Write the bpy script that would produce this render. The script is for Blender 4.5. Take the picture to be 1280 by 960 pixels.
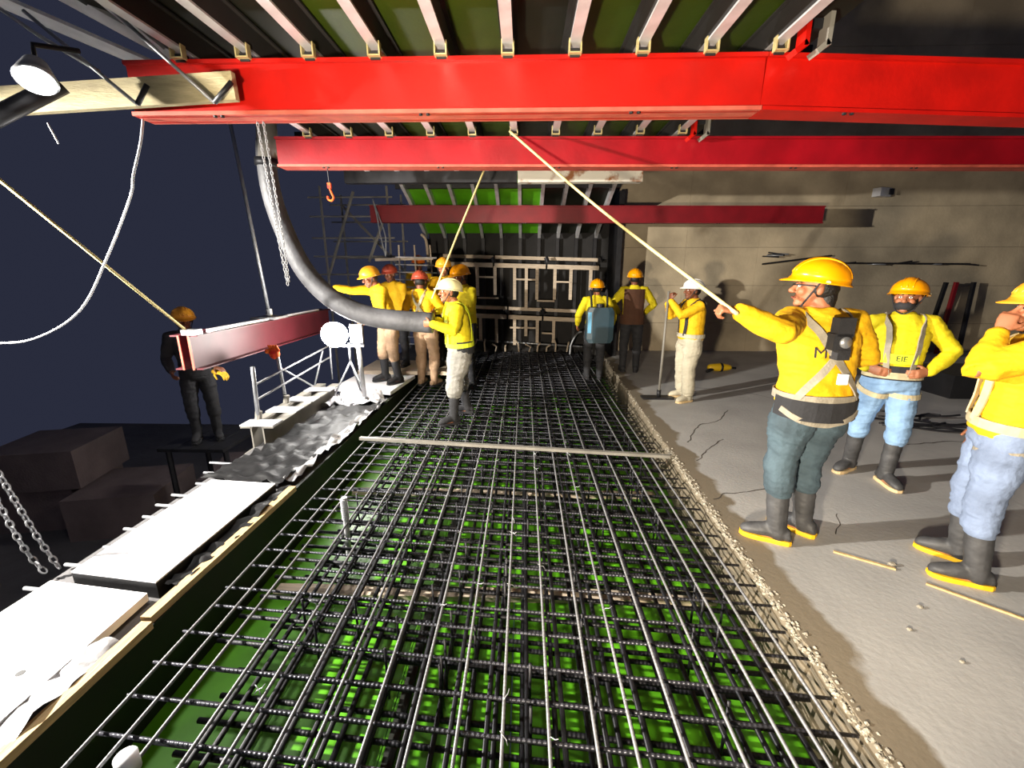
import bpy, bmesh, math, random
from mathutils import Vector, Matrix, noise
from mathutils.bvhtree import BVHTree
random.seed(7)
R = math.radians
for o in list(bpy.data.objects): bpy.data.objects.remove(o)
scene = bpy.context.scene
COL = scene.collection
# ------------------------------------------------------------------ camera
cd = bpy.data.cameras.new('camera'); cam = bpy.data.objects.new('camera', cd); COL.objects.link(cam)
cd.sensor_width = 36.0; cd.lens = 36.0 * 540 / 1280; cd.clip_start = 0.02; cd.clip_end = 200
cam.location = (0, 0, 1.7)
cam.rotation_euler = (R(90 - 14.534), 0, R(1.54))
scene.camera = cam
# ------------------------------------------------------------------ world, exposure, big lights
w = bpy.data.worlds.new('night'); scene.world = w; w.use_nodes = True
w.node_tree.nodes['Background'].inputs[0].default_value = (0.036, 0.041, 0.074, 1)
w.node_tree.nodes['Background'].inputs[1].default_value = 0.5
vs = scene.view_settings
vs.view_transform = 'Standard'; vs.look = 'None'; vs.gamma = 1.0; vs.use_curve_mapping = False
vs.exposure = 0.28
LAMP_HIGH = 120      # work lamp hung at the end of the first beam
LAMP_KEY = 3600      # tall floodlight on the lower level, left of the frame
LAMP_LOW = 1350       # floodlight on the ledge behind the photographer
LAMP_MID = 150        # emission of the glaring lamp in the picture

# ------------------------------------------------------------------ helpers
def lin(c): return tuple((x / 12.92 if x <= .04045 else ((x + .055) / 1.055) ** 2.4) for x in c)
def rgb(r, g, b): return lin((r / 255, g / 255, b / 255))
MATS = {}
def mat(name, col, rough=.6, metal=0., var=.2, scale=6., bump=0., bscale=40., emit=0., detail=4., spec=None, stretch=None, col2=None, lo=.35, hi=.7):
    m = bpy.data.materials.new(name); m.use_nodes = True; MATS[name] = m
    nt = m.node_tree; n = nt.nodes; b = n['Principled BSDF']
    b.inputs['Roughness'].default_value = rough; b.inputs['Metallic'].default_value = metal
    if spec is not None: b.inputs['Specular IOR Level'].default_value = spec
    tc = n.new('ShaderNodeTexCoord'); mp = n.new('ShaderNodeMapping')
    if stretch: mp.inputs['Scale'].default_value = stretch
    nt.links.new(tc.outputs['Object'], mp.inputs[0])
    nz = n.new('ShaderNodeTexNoise'); nz.inputs['Scale'].default_value = scale; nz.inputs['Detail'].default_value = detail
    nt.links.new(mp.outputs[0], nz.inputs['Vector'])
    rp = n.new('ShaderNodeValToRGB'); rp.color_ramp.elements[0].position = lo; rp.color_ramp.elements[1].position = hi
    c2 = col2 if col2 else tuple(x * (1 - var) for x in col)
    rp.color_ramp.elements[0].color = (*c2, 1); rp.color_ramp.elements[1].color = (*col, 1)
    nt.links.new(nz.outputs['Fac'], rp.inputs[0]); nt.links.new(rp.outputs[0], b.inputs['Base Color'])
    if bump:
        n2 = n.new('ShaderNodeTexNoise'); n2.inputs['Scale'].default_value = bscale; n2.inputs['Detail'].default_value = 5
        nt.links.new(mp.outputs[0], n2.inputs['Vector'])
        bp = n.new('ShaderNodeBump'); bp.inputs['Strength'].default_value = bump; bp.inputs['Distance'].default_value = .02
        nt.links.new(n2.outputs['Fac'], bp.inputs['Height']); nt.links.new(bp.outputs[0], b.inputs['Normal'])
    if emit:
        b.inputs['Emission Color'].default_value = (*col, 1); b.inputs['Emission Strength'].default_value = emit
    return m
def tag(o, label=None, cat=None, group=None, kind=None):
    if label: o['label'] = label
    if cat: o['category'] = cat
    if group: o['group'] = group
    if kind: o['kind'] = kind
    return o
def empty(name, loc, label, cat, group=None, rz=0):
    o = bpy.data.objects.new(name, None); COL.objects.link(o); o.location = loc; o.rotation_euler.z = rz
    o.empty_display_size = .1
    return tag(o, label, cat, group)
def rootmat(p):
    m = Matrix.Identity(4)
    chain = []
    while p is not None: chain.append(p); p = p.parent
    for q in reversed(chain): m = m @ Matrix.LocRotScale(q.location, q.rotation_euler, q.scale)
    return m
def link(name, me, m=None, parent=None, loc=None, rot=None):
    o = bpy.data.objects.new(name, me); COL.objects.link(o)
    if m is not None and not me.materials: me.materials.append(m)
    o.parent = parent
    if loc is not None: o.location = loc
    if rot is not None: o.rotation_euler = rot
    return o
class MB:
    def __init__(s): s.v = []; s.f = []
    def add(s, vs, fs):
        k = len(s.v); s.v += [Vector(v) for v in vs]; s.f += [[i + k for i in f] for f in fs]; return s
    def box(s, c, d, rot=None):
        c = Vector(c); h = Vector(d) / 2
        pts = [Vector((sx * h.x, sy * h.y, sz * h.z)) for sz in (-1, 1) for sy in (-1, 1) for sx in (-1, 1)]
        if rot is not None:
            q = rot if isinstance(rot, Matrix) else Matrix.Rotation(rot, 3, 'Z')
            pts = [q @ p for p in pts]
        return s.add([c + p for p in pts], [(0, 2, 3, 1), (4, 5, 7, 6), (0, 1, 5, 4), (2, 6, 7, 3), (0, 4, 6, 2), (1, 3, 7, 5)])
    def bar(s, a, b, wx, wz, up=(0, 0, 1)):        # rectangular bar between two points
        a = Vector(a); b = Vector(b); d = (b - a).normalized(); u = Vector(up)
        x = d.cross(u)
        if x.length < 1e-4: x = d.cross(Vector((0, 1, 0)))
        x.normalize(); z = x.cross(d)
        return s.box((a + b) / 2, (wx, (b - a).length, wz), Matrix((x, d, z)).transposed())
    def loft(s, rings, cap=True):
        k = len(s.v); n = len(rings[0])
        for r in rings: s.v += [Vector(p) for p in r]
        for i in range(len(rings) - 1):
            for j in range(n):
                a = k + i * n + j; b = k + i * n + (j + 1) % n
                s.f.append([a, b, b + n, a + n])
        if cap:
            s.f.append([k + j for j in range(n - 1, -1, -1)]); s.f.append([k + (len(rings) - 1) * n + j for j in range(n)])
        return s
    def tube(s, pts, r, n=8, cap=True):
        pts = [Vector(p) for p in pts]; rs = r if isinstance(r, (list, tuple)) else [r] * len(pts)
        rings = []; ref = None
        for i, p in enumerate(pts):
            d = (pts[min(i + 1, len(pts) - 1)] - pts[max(i - 1, 0)]).normalized()
            if ref is None: ref = d.orthogonal().normalized()
            ref = (ref - d * ref.dot(d)).normalized(); y = d.cross(ref)
            rings.append([p + (ref * math.cos(2 * math.pi * j / n) + y * math.sin(2 * math.pi * j / n)) * rs[i] for j in range(n)])
        return s.loft(rings, cap)
    def limb(s, pts, rs, n=12):                     # tube with rounded ends, smoothly interpolated
        pts = [Vector(p) for p in pts]
        a = (pts[0] - pts[1]).normalized(); b = (pts[-1] - pts[-2]).normalized()
        P = [pts[0] + a * rs[0] * .9, pts[0] + a * rs[0] * .6] + pts + [pts[-1] + b * rs[-1] * .6, pts[-1] + b * rs[-1] * .9]
        Q = [rs[0] * .35, rs[0] * .78] + list(rs) + [rs[-1] * .78, rs[-1] * .35]
        return s.tube(P, Q, n)
    def ell(s, c, r, M=None, n=14, m=8):
        c = Vector(c); rings = []
        for i in range(m + 1):
            t = math.pi * (i + .15) / (m + .3)
            ring = []
            for j in range(n):
                p = 2 * math.pi * j / n
                q = Vector((r[0] * math.sin(t) * math.cos(p), r[1] * math.sin(t) * math.sin(p), -r[2] * math.cos(t)))
                ring.append(c + (M @ q if M else q))
            rings.append(ring)
        return s.loft(rings)
    def xf(s, M): s.v = [M @ p for p in s.v]; return s
    def mesh(s, name, smooth=False):
        me = bpy.data.meshes.new(name); me.from_pydata([tuple(p) for p in s.v], [], s.f); me.update()
        bm = bmesh.new(); bm.from_mesh(me); bmesh.ops.recalc_face_normals(bm, faces=bm.faces); bm.to_mesh(me); bm.free()
        if smooth: me.shade_smooth()
        return me
    def build(s, name, m, parent=None, smooth=False, local=False):    # vertices are in world space unless local
        if parent is not None and not local:
            inv = rootmat(parent).inverted(); s.v = [inv @ p for p in s.v]
        return link(name, s.mesh(name, smooth), m, parent)
    def solo(s, name, m, label=None, cat=None, group=None, kind=None, smooth=False, base=None):
        if base is None:
            xs = [p.x for p in s.v]; ys = [p.y for p in s.v]; zs = [p.z for p in s.v]
            base = Vector(((min(xs) + max(xs)) / 2, (min(ys) + max(ys)) / 2, min(zs)))
        base = Vector(base); s.v = [p - base for p in s.v]
        o = link(name, s.mesh(name, smooth), m); o.location = base
        return tag(o, label, cat, group, kind)
def spline(pts, n=8):                               # Catmull-Rom through points
    P = [Vector(p) for p in pts]; out = []
    for i in range(len(P) - 1):
        p0 = P[max(i - 1, 0)]; p1 = P[i]; p2 = P[i + 1]; p3 = P[min(i + 2, len(P) - 1)]
        for k in range(n):
            t = k / n
            out.append(.5 * ((2 * p1) + (p2 - p0) * t + (2 * p0 - 5 * p1 + 4 * p2 - p3) * t * t + (3 * p1 - p0 - 3 * p2 + p3) * t ** 3))
    out.append(P[-1]); return out
ORD = ['first', 'second', 'third', 'fourth', 'fifth', 'sixth', 'seventh', 'eighth', 'ninth', 'tenth']
def remesh(me, voxel, smooth=2, wrinkle=0., freq=14., seed=0.):
    ob = bpy.data.objects.new('work', me); COL.objects.link(ob)
    md = ob.modifiers.new('r', 'REMESH'); md.mode = 'VOXEL'; md.voxel_size = voxel; md.use_smooth_shade = True
    if smooth:
        sm = ob.modifiers.new('s', 'SMOOTH'); sm.iterations = smooth; sm.factor = .5
    dg = bpy.context.evaluated_depsgraph_get(); dg.update()
    out = bpy.data.meshes.new_from_object(ob.evaluated_get(dg))
    bpy.data.objects.remove(ob); bpy.data.meshes.remove(me)
    if wrinkle:
        off = Vector((seed * 3.1, seed * 1.7, seed))
        nrm = [v.normal.copy() for v in out.vertices]; cos = [v.co.copy() for v in out.vertices]; flat = []
        for p, vn in zip(cos, nrm):
            q = Vector((p.x * freq * .42, p.y * freq * .42, p.z * freq * 1.15 + p.x * 3)) + off
            h = noise.noise(q) + .5 * (1 - 2 * abs(noise.noise(q * 1.9 + Vector((5, 2, 1)))))
            flat.extend(p + vn * (h * wrinkle))
        out.vertices.foreach_set('co', flat); out.update()
    out.shade_smooth()
    return out
exec_order = []
# ------------------------------------------------------------------ materials
M_conc = mat('wall_concrete', rgb(188, 172, 144), .85, var=.42, scale=1.3, bump=.25, bscale=18, detail=7)
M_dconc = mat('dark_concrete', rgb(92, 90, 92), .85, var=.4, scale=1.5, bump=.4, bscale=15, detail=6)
M_lip = mat('broken_concrete', rgb(176, 168, 152), .9, var=.5, scale=30, bump=.6, bscale=60)
M_red = mat('red_paint', rgb(188, 16, 4), .38, var=.28, scale=3.5, bump=.06, bscale=30, detail=8)
M_crim = mat('crimson_paint', rgb(160, 8, 24), .42, var=.3, scale=3.5, bump=.06, bscale=30, detail=8)
M_dred = mat('dull_red_paint', rgb(128, 10, 24), .5, var=.25, scale=4, bump=.06, bscale=30, detail=8)
M_shadered = mat('shaded_red_paint', rgb(88, 26, 36), .55, var=.3, scale=4, detail=8)  # shadow side of the red girder is put into this colour
M_pinkred = mat('lit_red_edge', rgb(206, 96, 78), .5, var=.35, scale=9, detail=8)  # light on flanges and edges is put into this paler red
M_alu = mat('aluminium', rgb(214, 214, 218), .42, .35, var=.22, scale=8, detail=6)
M_galv = mat('galvanised_steel', rgb(170, 172, 176), .42, .6, var=.3, scale=14)
M_grey = mat('grey_paint', rgb(128, 124, 116), .55, var=.25, scale=6, bump=.05)
M_dark = mat('dark_steel', rgb(44, 44, 48), .5, .5, var=.4, scale=9)
M_dboard = mat('dark_board_and_shaded_joist', rgb(34, 32, 32), .8, var=.4, scale=5)
M_clip = mat('clip_steel', rgb(212, 196, 140), .4, .4, var=.2, scale=12)
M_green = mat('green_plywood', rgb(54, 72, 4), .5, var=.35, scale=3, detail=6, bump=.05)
M_dgreen = mat('dark_or_shaded_green_plywood', rgb(20, 24, 12), .6, var=.5, scale=2.5, detail=6)  # dark boards, and panels whose shade is put into the colour
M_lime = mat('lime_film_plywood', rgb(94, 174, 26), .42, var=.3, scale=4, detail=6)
M_wood = mat('raw_timber', rgb(206, 174, 122), .75, var=.35, scale=7, stretch=(8, 1, 8), bump=.2, bscale=20)
M_pale = mat('pale_timber', rgb(206, 188, 166), .75, var=.3, scale=7, stretch=(1, 8, 8), bump=.2, bscale=20)
M_plank = mat('dusty_plank', rgb(196, 182, 142), .8, var=.35, scale=5, stretch=(1, 5, 5), bump=.3, bscale=25, detail=7)
M_white = mat('white_board', rgb(238, 238, 242), .6, var=.05, scale=4)
M_plastic = mat('black_plastic', rgb(16, 16, 18), .58, spec=.3, var=.3, scale=4, bump=.35, bscale=9)
M_glossw = mat('pale_plastic', rgb(186, 184, 186), .32, var=.4, scale=5, bump=.4, bscale=12)
M_rope = mat('yellow_rope', rgb(226, 208, 142), .8, var=.2, scale=60)
M_cable = mat('white_cable', rgb(218, 220, 224), .5, var=.1)
M_hose = mat('dusty_rubber', rgb(92, 92, 96), .6, var=.5, scale=5, bump=.25, bscale=26, detail=7)
M_black = mat('black_rubber', rgb(24, 24, 28), .55, var=.3, scale=9)
M_rust = mat('rusty_white_steel', rgb(214, 208, 196), .6, scale=5, detail=8, col2=rgb(138, 84, 40), lo=.36, hi=.46)
M_glow = mat('lamp_glass', (1., .97, .92), .4, var=0, emit=LAMP_MID)
M_glow2 = mat('work_lamp_glass', (1., .98, .96), .4, var=0, emit=14)
M_brick = mat('pinkish_block', rgb(112, 98, 98), .85, var=.3, scale=3, bump=.2)
# rebar with rolled ribs
def rebar_mat(name, col, axis, pitch, st=.9, rough=.36):
    m = mat(name, col, rough, .45, var=.45, scale=10, detail=6); nt = m.node_tree; n = nt.nodes
    tc = n.new('ShaderNodeTexCoord'); wv = n.new('ShaderNodeTexWave'); wv.bands_direction = axis
    wv.inputs['Scale'].default_value = 1 / pitch / 3.2; wv.inputs['Distortion'].default_value = .3
    nt.links.new(tc.outputs['Object'], wv.inputs['Vector'])
    bp = n.new('ShaderNodeBump'); bp.inputs['Strength'].default_value = st; bp.inputs['Distance'].default_value = .004
    nt.links.new(wv.outputs['Fac'], bp.inputs['Height']); nt.links.new(bp.outputs[0], n['Principled BSDF'].inputs['Normal'])
    return m
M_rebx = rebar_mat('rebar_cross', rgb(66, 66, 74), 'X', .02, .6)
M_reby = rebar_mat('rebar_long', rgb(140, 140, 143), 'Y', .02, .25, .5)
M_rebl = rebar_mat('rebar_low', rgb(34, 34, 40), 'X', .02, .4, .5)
# floor: pale screed with a damp dark band that follows the broken edge, blotches and dust
def floor_mat():
    m = mat('screed', rgb(168, 166, 163), .72, var=.22, scale=1.6, bump=.12, bscale=30, detail=8)
    nt = m.node_tree; n = nt.nodes; b = n['Principled BSDF']; base = b.inputs['Base Color'].links[0].from_socket
    tc = n.new('ShaderNodeTexCoord'); sp = n.new('ShaderNodeSeparateXYZ'); nt.links.new(tc.outputs['Object'], sp.inputs[0])
    def mth(op, a, c):
        k = n.new('ShaderNodeMath'); k.operation = op
        for i, q in enumerate((a, c)):
            if isinstance(q, (int, float)): k.inputs[i].default_value = q
            else: nt.links.new(q, k.inputs[i])
        return k.outputs[0]
    d = mth('SUBTRACT', sp.outputs['X'], mth('ADD', mth('MULTIPLY', sp.outputs['Y'], .046), 1.27))
    nz = n.new('ShaderNodeTexNoise'); nz.inputs['Scale'].default_value = 3.2; nz.inputs['Detail'].default_value = 6
    nt.links.new(tc.outputs['Object'], nz.inputs['Vector'])
    d2 = mth('ADD', d, mth('MULTIPLY', mth('SUBTRACT', nz.outputs['Fac'], .5), -.34))
    mr = n.new('ShaderNodeMapRange'); mr.inputs[1].default_value = .15; mr.inputs[2].default_value = .19
    nt.links.new(d2, mr.inputs[0])
    mx = n.new('ShaderNodeMix'); mx.data_type = 'RGBA'
    nt.links.new(mr.outputs[0], mx.inputs[0]); mx.inputs[6].default_value = (*rgb(112, 102, 86), 1)
    nt.links.new(base, mx.inputs[7]); nt.links.new(mx.outputs[2], b.inputs['Base Color'])
    return m
M_floor = floor_mat()
# ------------------------------------------------------------------ setting
def edge_x(y): return 1.27 + .046 * y
# right-hand slab with a broken edge
ys = [-2 + .06 * i for i in range(int(12.4 / .06))]
prof = [(edge_x(y) + .022 * noise.noise(Vector((y * 6, 0, 3))) + .012 * noise.noise(Vector((y * 22, 1, 3))), y) for y in ys]
mb = MB(); k = len(prof)
mb.add([(x, y, 0) for x, y in prof] + [(13, y, 0) for x, y in prof] + [(x + .01, y, -.5) for x, y in prof],
       [(i, i + k, i + k + 1, i + 1) for i in range(k - 1)] + [(i, i + 1, i + 1 + 2 * k, i + 2 * k) for i in range(k - 1)])
floor = link('floor', mb.mesh('floor'), M_floor); tag(floor, kind='structure')
# crumbled lip of the slab: lumps too small to pick apart
mb = MB()
for i in range(1500):
    y = random.uniform(.4, 9.0) if random.random() < .4 else random.uniform(.6, 4)
    x = edge_x(y) + random.uniform(-.028, .03); s = random.uniform(.004, .0125)
    mb.ell((x, y, random.uniform(-.03, .003)), (s, s * random.uniform(.7, 1.4), s * .7), n=5, m=3)
lip = mb.build('broken_lip', M_lip, floor); lip['kind'] = 'stuff'
# shrinkage cracks in the slab
M_crack = mat('crack', rgb(66, 60, 54), .9, var=.2)
def crack(pts, wd=.008):
    P = spline([(x, y, 0) for x, y in pts], 10); m = MB(); L = []; Q = []
    for i, p in enumerate(P):
        d = (P[min(i + 1, len(P) - 1)] - P[max(i - 1, 0)]).normalized(); nrm = Vector((-d.y, d.x, 0))
        p = p + nrm * .03 * noise.noise(p * 9); ww = wd * (.4 + .8 * abs(noise.noise(p * 7)))
        L.append(p + nrm * ww + Vector((0, 0, .0015))); Q.append(p - nrm * ww + Vector((0, 0, .0015)))
    n = len(P); m.add(L + Q, [(i, i + 1, i + 1 + n, i + n) for i in range(n - 1)])
    m.build('crack', M_crack, floor)
crack([(1.47, 3.05), (1.65, 3.15), (1.9, 3.2), (2.2, 3.4)]); crack([(1.7, 4.2), (2.0, 4.7), (2.3, 4.9), (2.6, 5.3)])
crack([(1.62, 3.75), (1.9, 4.1), (2.1, 4.3)])
crack([(2.1, 2.6), (2.3, 2.85)], .005); crack([(3.9, 4.2), (4.6, 4.3), (5.4, 4.1)], .012); crack([(2.6, 6.4), (3.2, 6.2), (3.6, 5.6)])
# far wall of cast concrete lifts: each cast panel a piece with a recessed joint
wall = MB().box((7.6, 9.86, 3.4), (11.4, .4, 7.8)).build('wall_back', M_dconc); tag(wall, kind='structure')
zz = [-.1, .62, 1.42, 2.2, 3.0, 3.85, 4.8, 5.8, 7.2]; xx = [1.95, 3.4, 4.9, 6.5, 8.2, 10.2, 13.2]
for i in range(len(zz) - 1):
    for j in range(len(xx) - 1):
        dy = random.uniform(-.003, .003)
        p = MB().box(((xx[j] + xx[j + 1]) / 2, 9.64 + dy, (zz[i] + zz[i + 1]) / 2), (xx[j + 1] - xx[j] - .003, .06, zz[i + 1] - zz[i] - .005))
        p.build('cast_panel', M_conc, wall)
# ledge on the left of the pit and the lower level beyond it
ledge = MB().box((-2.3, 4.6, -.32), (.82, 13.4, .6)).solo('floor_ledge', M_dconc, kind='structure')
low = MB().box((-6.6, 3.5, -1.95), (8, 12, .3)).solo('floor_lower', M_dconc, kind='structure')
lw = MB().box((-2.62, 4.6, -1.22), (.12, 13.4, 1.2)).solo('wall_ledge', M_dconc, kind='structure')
# ------------------------------------------------------------------ pit formwork
soff = empty('pit_formwork', (-.25, 5, -.47), 'lime green film-faced plywood formwork under the rebar mats', 'formwork')
cell = MB().box((0, 0, 0), (.596, 1.196, .02)).mesh('panel')
cell.materials.append(M_lime)
for i in range(6):
    for j in range(9):
        o = link('panel', cell, None, soff, (-1.55 + .6 * i + .25, .1 + 1.2 * j - 4.4, random.uniform(-.002, .002)))
for xb in (-.6, .35): MB().box((xb, 4.9, -.445), (.05, 10.6, .03)).build('batten', M_dgreen, soff)
for yb in (1.28, 2.5, 3.9): MB().box((-.2, yb, -.44), (3.0, .1, .035)).build('crosspiece', M_pale, soff)
# form board and timber batten along the left edge of the pit
fb = empty('edge_form', (-1.86, 5, -.46), 'timber edge board with raw yellow batten along the left of the pit', 'edge form')
MB().box((-1.85, 5, -.23), (.03, 10.4, .46)).build('board', M_dgreen, fb)
for y0, y1, dz in ((.2, 1.72, 0), (1.74, 3.1, .006)):
    MB().bar((-1.872, y0, .012 + dz), (-1.856 + .004 * y1, y1, .012 + dz), .055, .04).build('batten', M_wood, fb)
# ------------------------------------------------------------------ rebar mats
def rebar_layer(root, zl, zt, xs, y0, y1, skew, x0, x1, first, step, count, ml, mt, r):
    lm = MB().tube([(0, t, 0) for t in (-.5, -.25, 0, .25, .5)], 1, 7).mesh('long_bar', True); lm.materials.append(ml)
    L = y1 - y0
    me = MB().tube([(0, -L / 2 + L * t / 6, 0) for t in range(7)], r, 7).mesh('long_bar', True); me.materials.append(ml)
    bpy.data.meshes.remove(lm)
    for x in xs:
        o = link('long_bar', me, None, root, Vector((x + random.uniform(-.012, .012), (y0 + y1) / 2, zl)) - root.location)
        o.rotation_euler = (random.uniform(-.0008, .0008), 0, random.uniform(-.003, .003) - x * .004)
    Lx = x1 - x0
    mt_ = MB().tube([(-Lx / 2 + Lx * t / 6, 0, 0) for t in range(7)], r, 7).mesh('cross_bar', True); mt_.materials.append(mt)
    for k in range(count):
        y = first + step * k + random.uniform(-.012, .012)
        o = link('cross_bar', mt_, None, root, Vector(((x0 + x1) / 2 + random.uniform(-.02, .02) + .012 * k * step, y + skew * Lx / 2, zt)) - root.location)
        o.rotation_euler = (0, random.uniform(-.002, .002), math.atan(skew) + random.uniform(-.006, .006))
top = empty('rebar_mat', (-.2, 5, -.06), 'steel rebar grid across the pit, upper layer with long bright bars', 'rebar mat')
xs = [-1.69, -1.55, -1.42, -1.27, -1.11, -.94, -.78, -.6, -.42, -.24, -.06, .12, .29, .45, .62, .81, 1.0, 1.14, 1.24]
rebar_layer(top, -.03, -.052, xs, .35, 9.75, -.085, -1.70, 1.33, .92, .166, 54, M_reby, M_rebx, .0078)
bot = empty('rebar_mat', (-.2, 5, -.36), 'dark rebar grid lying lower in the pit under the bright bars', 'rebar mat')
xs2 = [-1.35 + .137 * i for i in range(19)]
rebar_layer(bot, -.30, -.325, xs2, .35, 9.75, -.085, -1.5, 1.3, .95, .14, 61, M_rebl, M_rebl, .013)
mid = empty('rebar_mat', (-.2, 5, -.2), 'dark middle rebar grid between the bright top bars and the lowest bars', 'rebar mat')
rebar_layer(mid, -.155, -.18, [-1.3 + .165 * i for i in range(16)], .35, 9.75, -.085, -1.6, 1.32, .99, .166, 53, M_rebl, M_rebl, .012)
# upright spacer bars tied between the two mats
sp = MB().tube([(0, 0, -.3), (0, 0, 0)], .007, 6).mesh('spacer_bar', True); sp.materials.append(M_rebl)
for i in range(110):
    link('spacer_bar', sp, None, top, Vector((random.choice(xs2) + .02, random.uniform(.9, 6), -.02)) - top.location)
wire = MB().tube([(-.02, .0, 0), (-.008, .0, .016), (.01, .004, .018), (.022, .01, .03)], .0022, 5).mesh('tie_wire', True); wire.materials.append(M_galv)
for i in range(60):
    link('tie_wire', wire, None, top, Vector((random.choice(xs[4:14]), .92 + .166 * random.randrange(0, 22), -.03)) - top.location, (0, 0, random.uniform(0, 6)))
# bars standing proud beyond the left ledge
SY = [3.17, 3.37, 3.57, 2.98, 2.83, 2.67, 2.52, 2.32, 2.15, 1.95]
for i, (x, y) in enumerate(((-2.69, 3.17), (-2.77, 3.37), (-2.86, 3.57), (-2.74, 2.98), (-2.74, 2.83), (-2.70, 2.67), (-2.70, 2.52), (-2.65, 2.32), (-2.72, 2.15), (-2.74, 1.95))):
    MB().tube([(x, y, .012), (x + .5, y - .05, .012)], .011, 7).solo('starter_bar', M_galv, 'short steel bar end poking out past the left ledge, %s counting from the near end' % ORD[sorted(range(10), key=lambda q: SY[q]).index(i)], 'rebar', 'starter bars along the ledge', smooth=True)
# straight-edge across the mat and far rail
MB().bar((-1.72, 4.23, .0), (1.40, 3.85, .0), .045, .028).solo('screed_bar', M_grey, 'long flat grey straight-edge lying across the rebar mat', 'bar')
MB().tube([(-1.25, 10.0, .17), (1.3, 9.5, .1)], .022, 8).solo('guide_rail', M_galv, 'thin bright rail across the far end of the rebar mat', 'rail', smooth=True)
# ------------------------------------------------------------------ overhead deck
def ibeam(name, x0, x1, y, z0, z1, m, mlip, label, group, left_end=True, tilt=0., y2=None):
    rt = empty(name, ((x0 + x1) / 2, y, z0), label, 'beam', group)
    y2 = y if y2 is None else y2
    a = Vector((x0, y, (z0 + z1) / 2)); b = Vector((x1, y2, (z0 + z1) / 2 + tilt))
    off = Vector((0, 0, 1))
    MB().bar(a, b, .02, z1 - z0).build('web', m, rt)
    t = .022; back = Vector((0, .10, 0))
    MB().bar(a + back, b + back, .02, z1 - z0).build('web', m, rt)
    for nm, zc in (('bottom_flange', z0 + t / 2), ('top_flange', z1 - t / 2)):
        dz = Vector((0, .05, zc - (z0 + z1) / 2))
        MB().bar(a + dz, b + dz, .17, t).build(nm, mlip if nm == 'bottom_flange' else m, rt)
    n = int((x1 - x0) / 1.1)
    for i in range(1, n + 1):
        p = a + (b - a) * (i / (n + 1)); MB().box(p + Vector((0, .05, 0)), (.014, .08, z1 - z0 - 2 * t)).build('stiffener', m, rt)
    for i in range(n):
        p = a + (b - a) * ((i + .4) / n) + Vector((0, -.018, z0 - (z0 + z1) / 2 - .004))
        for q in (0, .045): MB().tube([p + Vector((q, 0, -.006)), p + Vector((q, 0, .006))], .012, 6).build('bolt', M_dark, rt)
    return rt
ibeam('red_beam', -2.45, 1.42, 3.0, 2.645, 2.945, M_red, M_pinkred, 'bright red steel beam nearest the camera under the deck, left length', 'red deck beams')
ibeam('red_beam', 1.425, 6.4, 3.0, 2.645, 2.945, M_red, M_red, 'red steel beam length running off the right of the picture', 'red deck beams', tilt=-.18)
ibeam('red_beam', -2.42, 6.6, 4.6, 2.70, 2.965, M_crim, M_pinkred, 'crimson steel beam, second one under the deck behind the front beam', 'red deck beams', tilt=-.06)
ibeam('red_beam', -2.88, 5.45, 8.55, 2.60, 2.90, M_dred, M_dred, 'dull dark red beam farthest back, ending at the concrete wall', 'red deck beams', tilt=-.04)
deck = empty('overhead_deck', (-.3, 2.8, 2.985), 'overhead slab formwork of aluminium joists and green plywood panels', 'formwork')
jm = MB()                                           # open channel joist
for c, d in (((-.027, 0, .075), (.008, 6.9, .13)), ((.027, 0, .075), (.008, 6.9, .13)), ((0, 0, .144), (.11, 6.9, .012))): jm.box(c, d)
jm = jm.mesh('joist'); jm.materials.append(M_dboard)  # unlit sides of the joist are put into the dark colour
js = MB().box((0, 0, .004), (.064, 6.9, .012)).mesh('lit_sole_strip'); js.materials.append(M_alu)  # pale strip stands for the lit underside of the joist
bk = MB()
for sx in (-.034, .034):
    bk.box((sx, 0, .005), (.008, .04, .075))
bk.box((0, .0, -.028), (.074, .04, .006)); bk = bk.mesh('clip'); bk.materials.append(M_clip)
bd = MB().box((0, 0.03, -.02), (.058, .04, .044)).mesh('clip_block'); bd.materials.append(M_black)
jx = [-2.08 + .395 * i for i in range(10)]
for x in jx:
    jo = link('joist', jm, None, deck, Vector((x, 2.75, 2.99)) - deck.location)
    link('lit_sole_strip', js, None, jo)
    for yb in (2.945, 4.545):
        z = 2.968 if yb < 4 else 2.985
        c = link('clip', bk, None, deck, Vector((x, yb, z)) - deck.location)
        link('clip_block', bd, None, c)
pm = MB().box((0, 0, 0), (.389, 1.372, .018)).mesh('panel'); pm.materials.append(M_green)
pm2 = pm.copy(); pm2.materials.clear(); pm2.materials.append(M_dgreen)  # same panel, with the shade between joists put into its colour
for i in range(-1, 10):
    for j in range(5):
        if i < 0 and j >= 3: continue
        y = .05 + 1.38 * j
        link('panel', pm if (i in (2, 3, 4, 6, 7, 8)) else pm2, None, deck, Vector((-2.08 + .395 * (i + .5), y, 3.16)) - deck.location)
for yb in (.4, 1.5, 3.6, 5.4): MB().box((-.3, yb, 3.2), (4.6, .09, .06)).build('waler_or_shade_bar', M_dark, deck)
for ye in (2.88, 4.5):                              # red end brackets hung over the deck's right edge
    rt = empty('end_bracket', (1.6, ye, 2.92), 'small red hooked bracket at the %s end of the deck edge' % ('near' if ye < 3 else 'far'), 'bracket')
    for dx in (.0, .12):
        q = MB(); q.box((1.56 + dx, ye, 3.0), (.025, .09, .16)); q.box((1.535 + dx, ye, 2.915), (.075, .09, .03), Matrix.Rotation(R(-40), 3, 'Y'))
        q.build('hook_plate', M_red if dx == 0 else M_grey, rt)
    MB().box((1.62, ye + .03, 3.05), (.14, .03, .05)).build('tie_plate', M_dark, rt)
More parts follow.
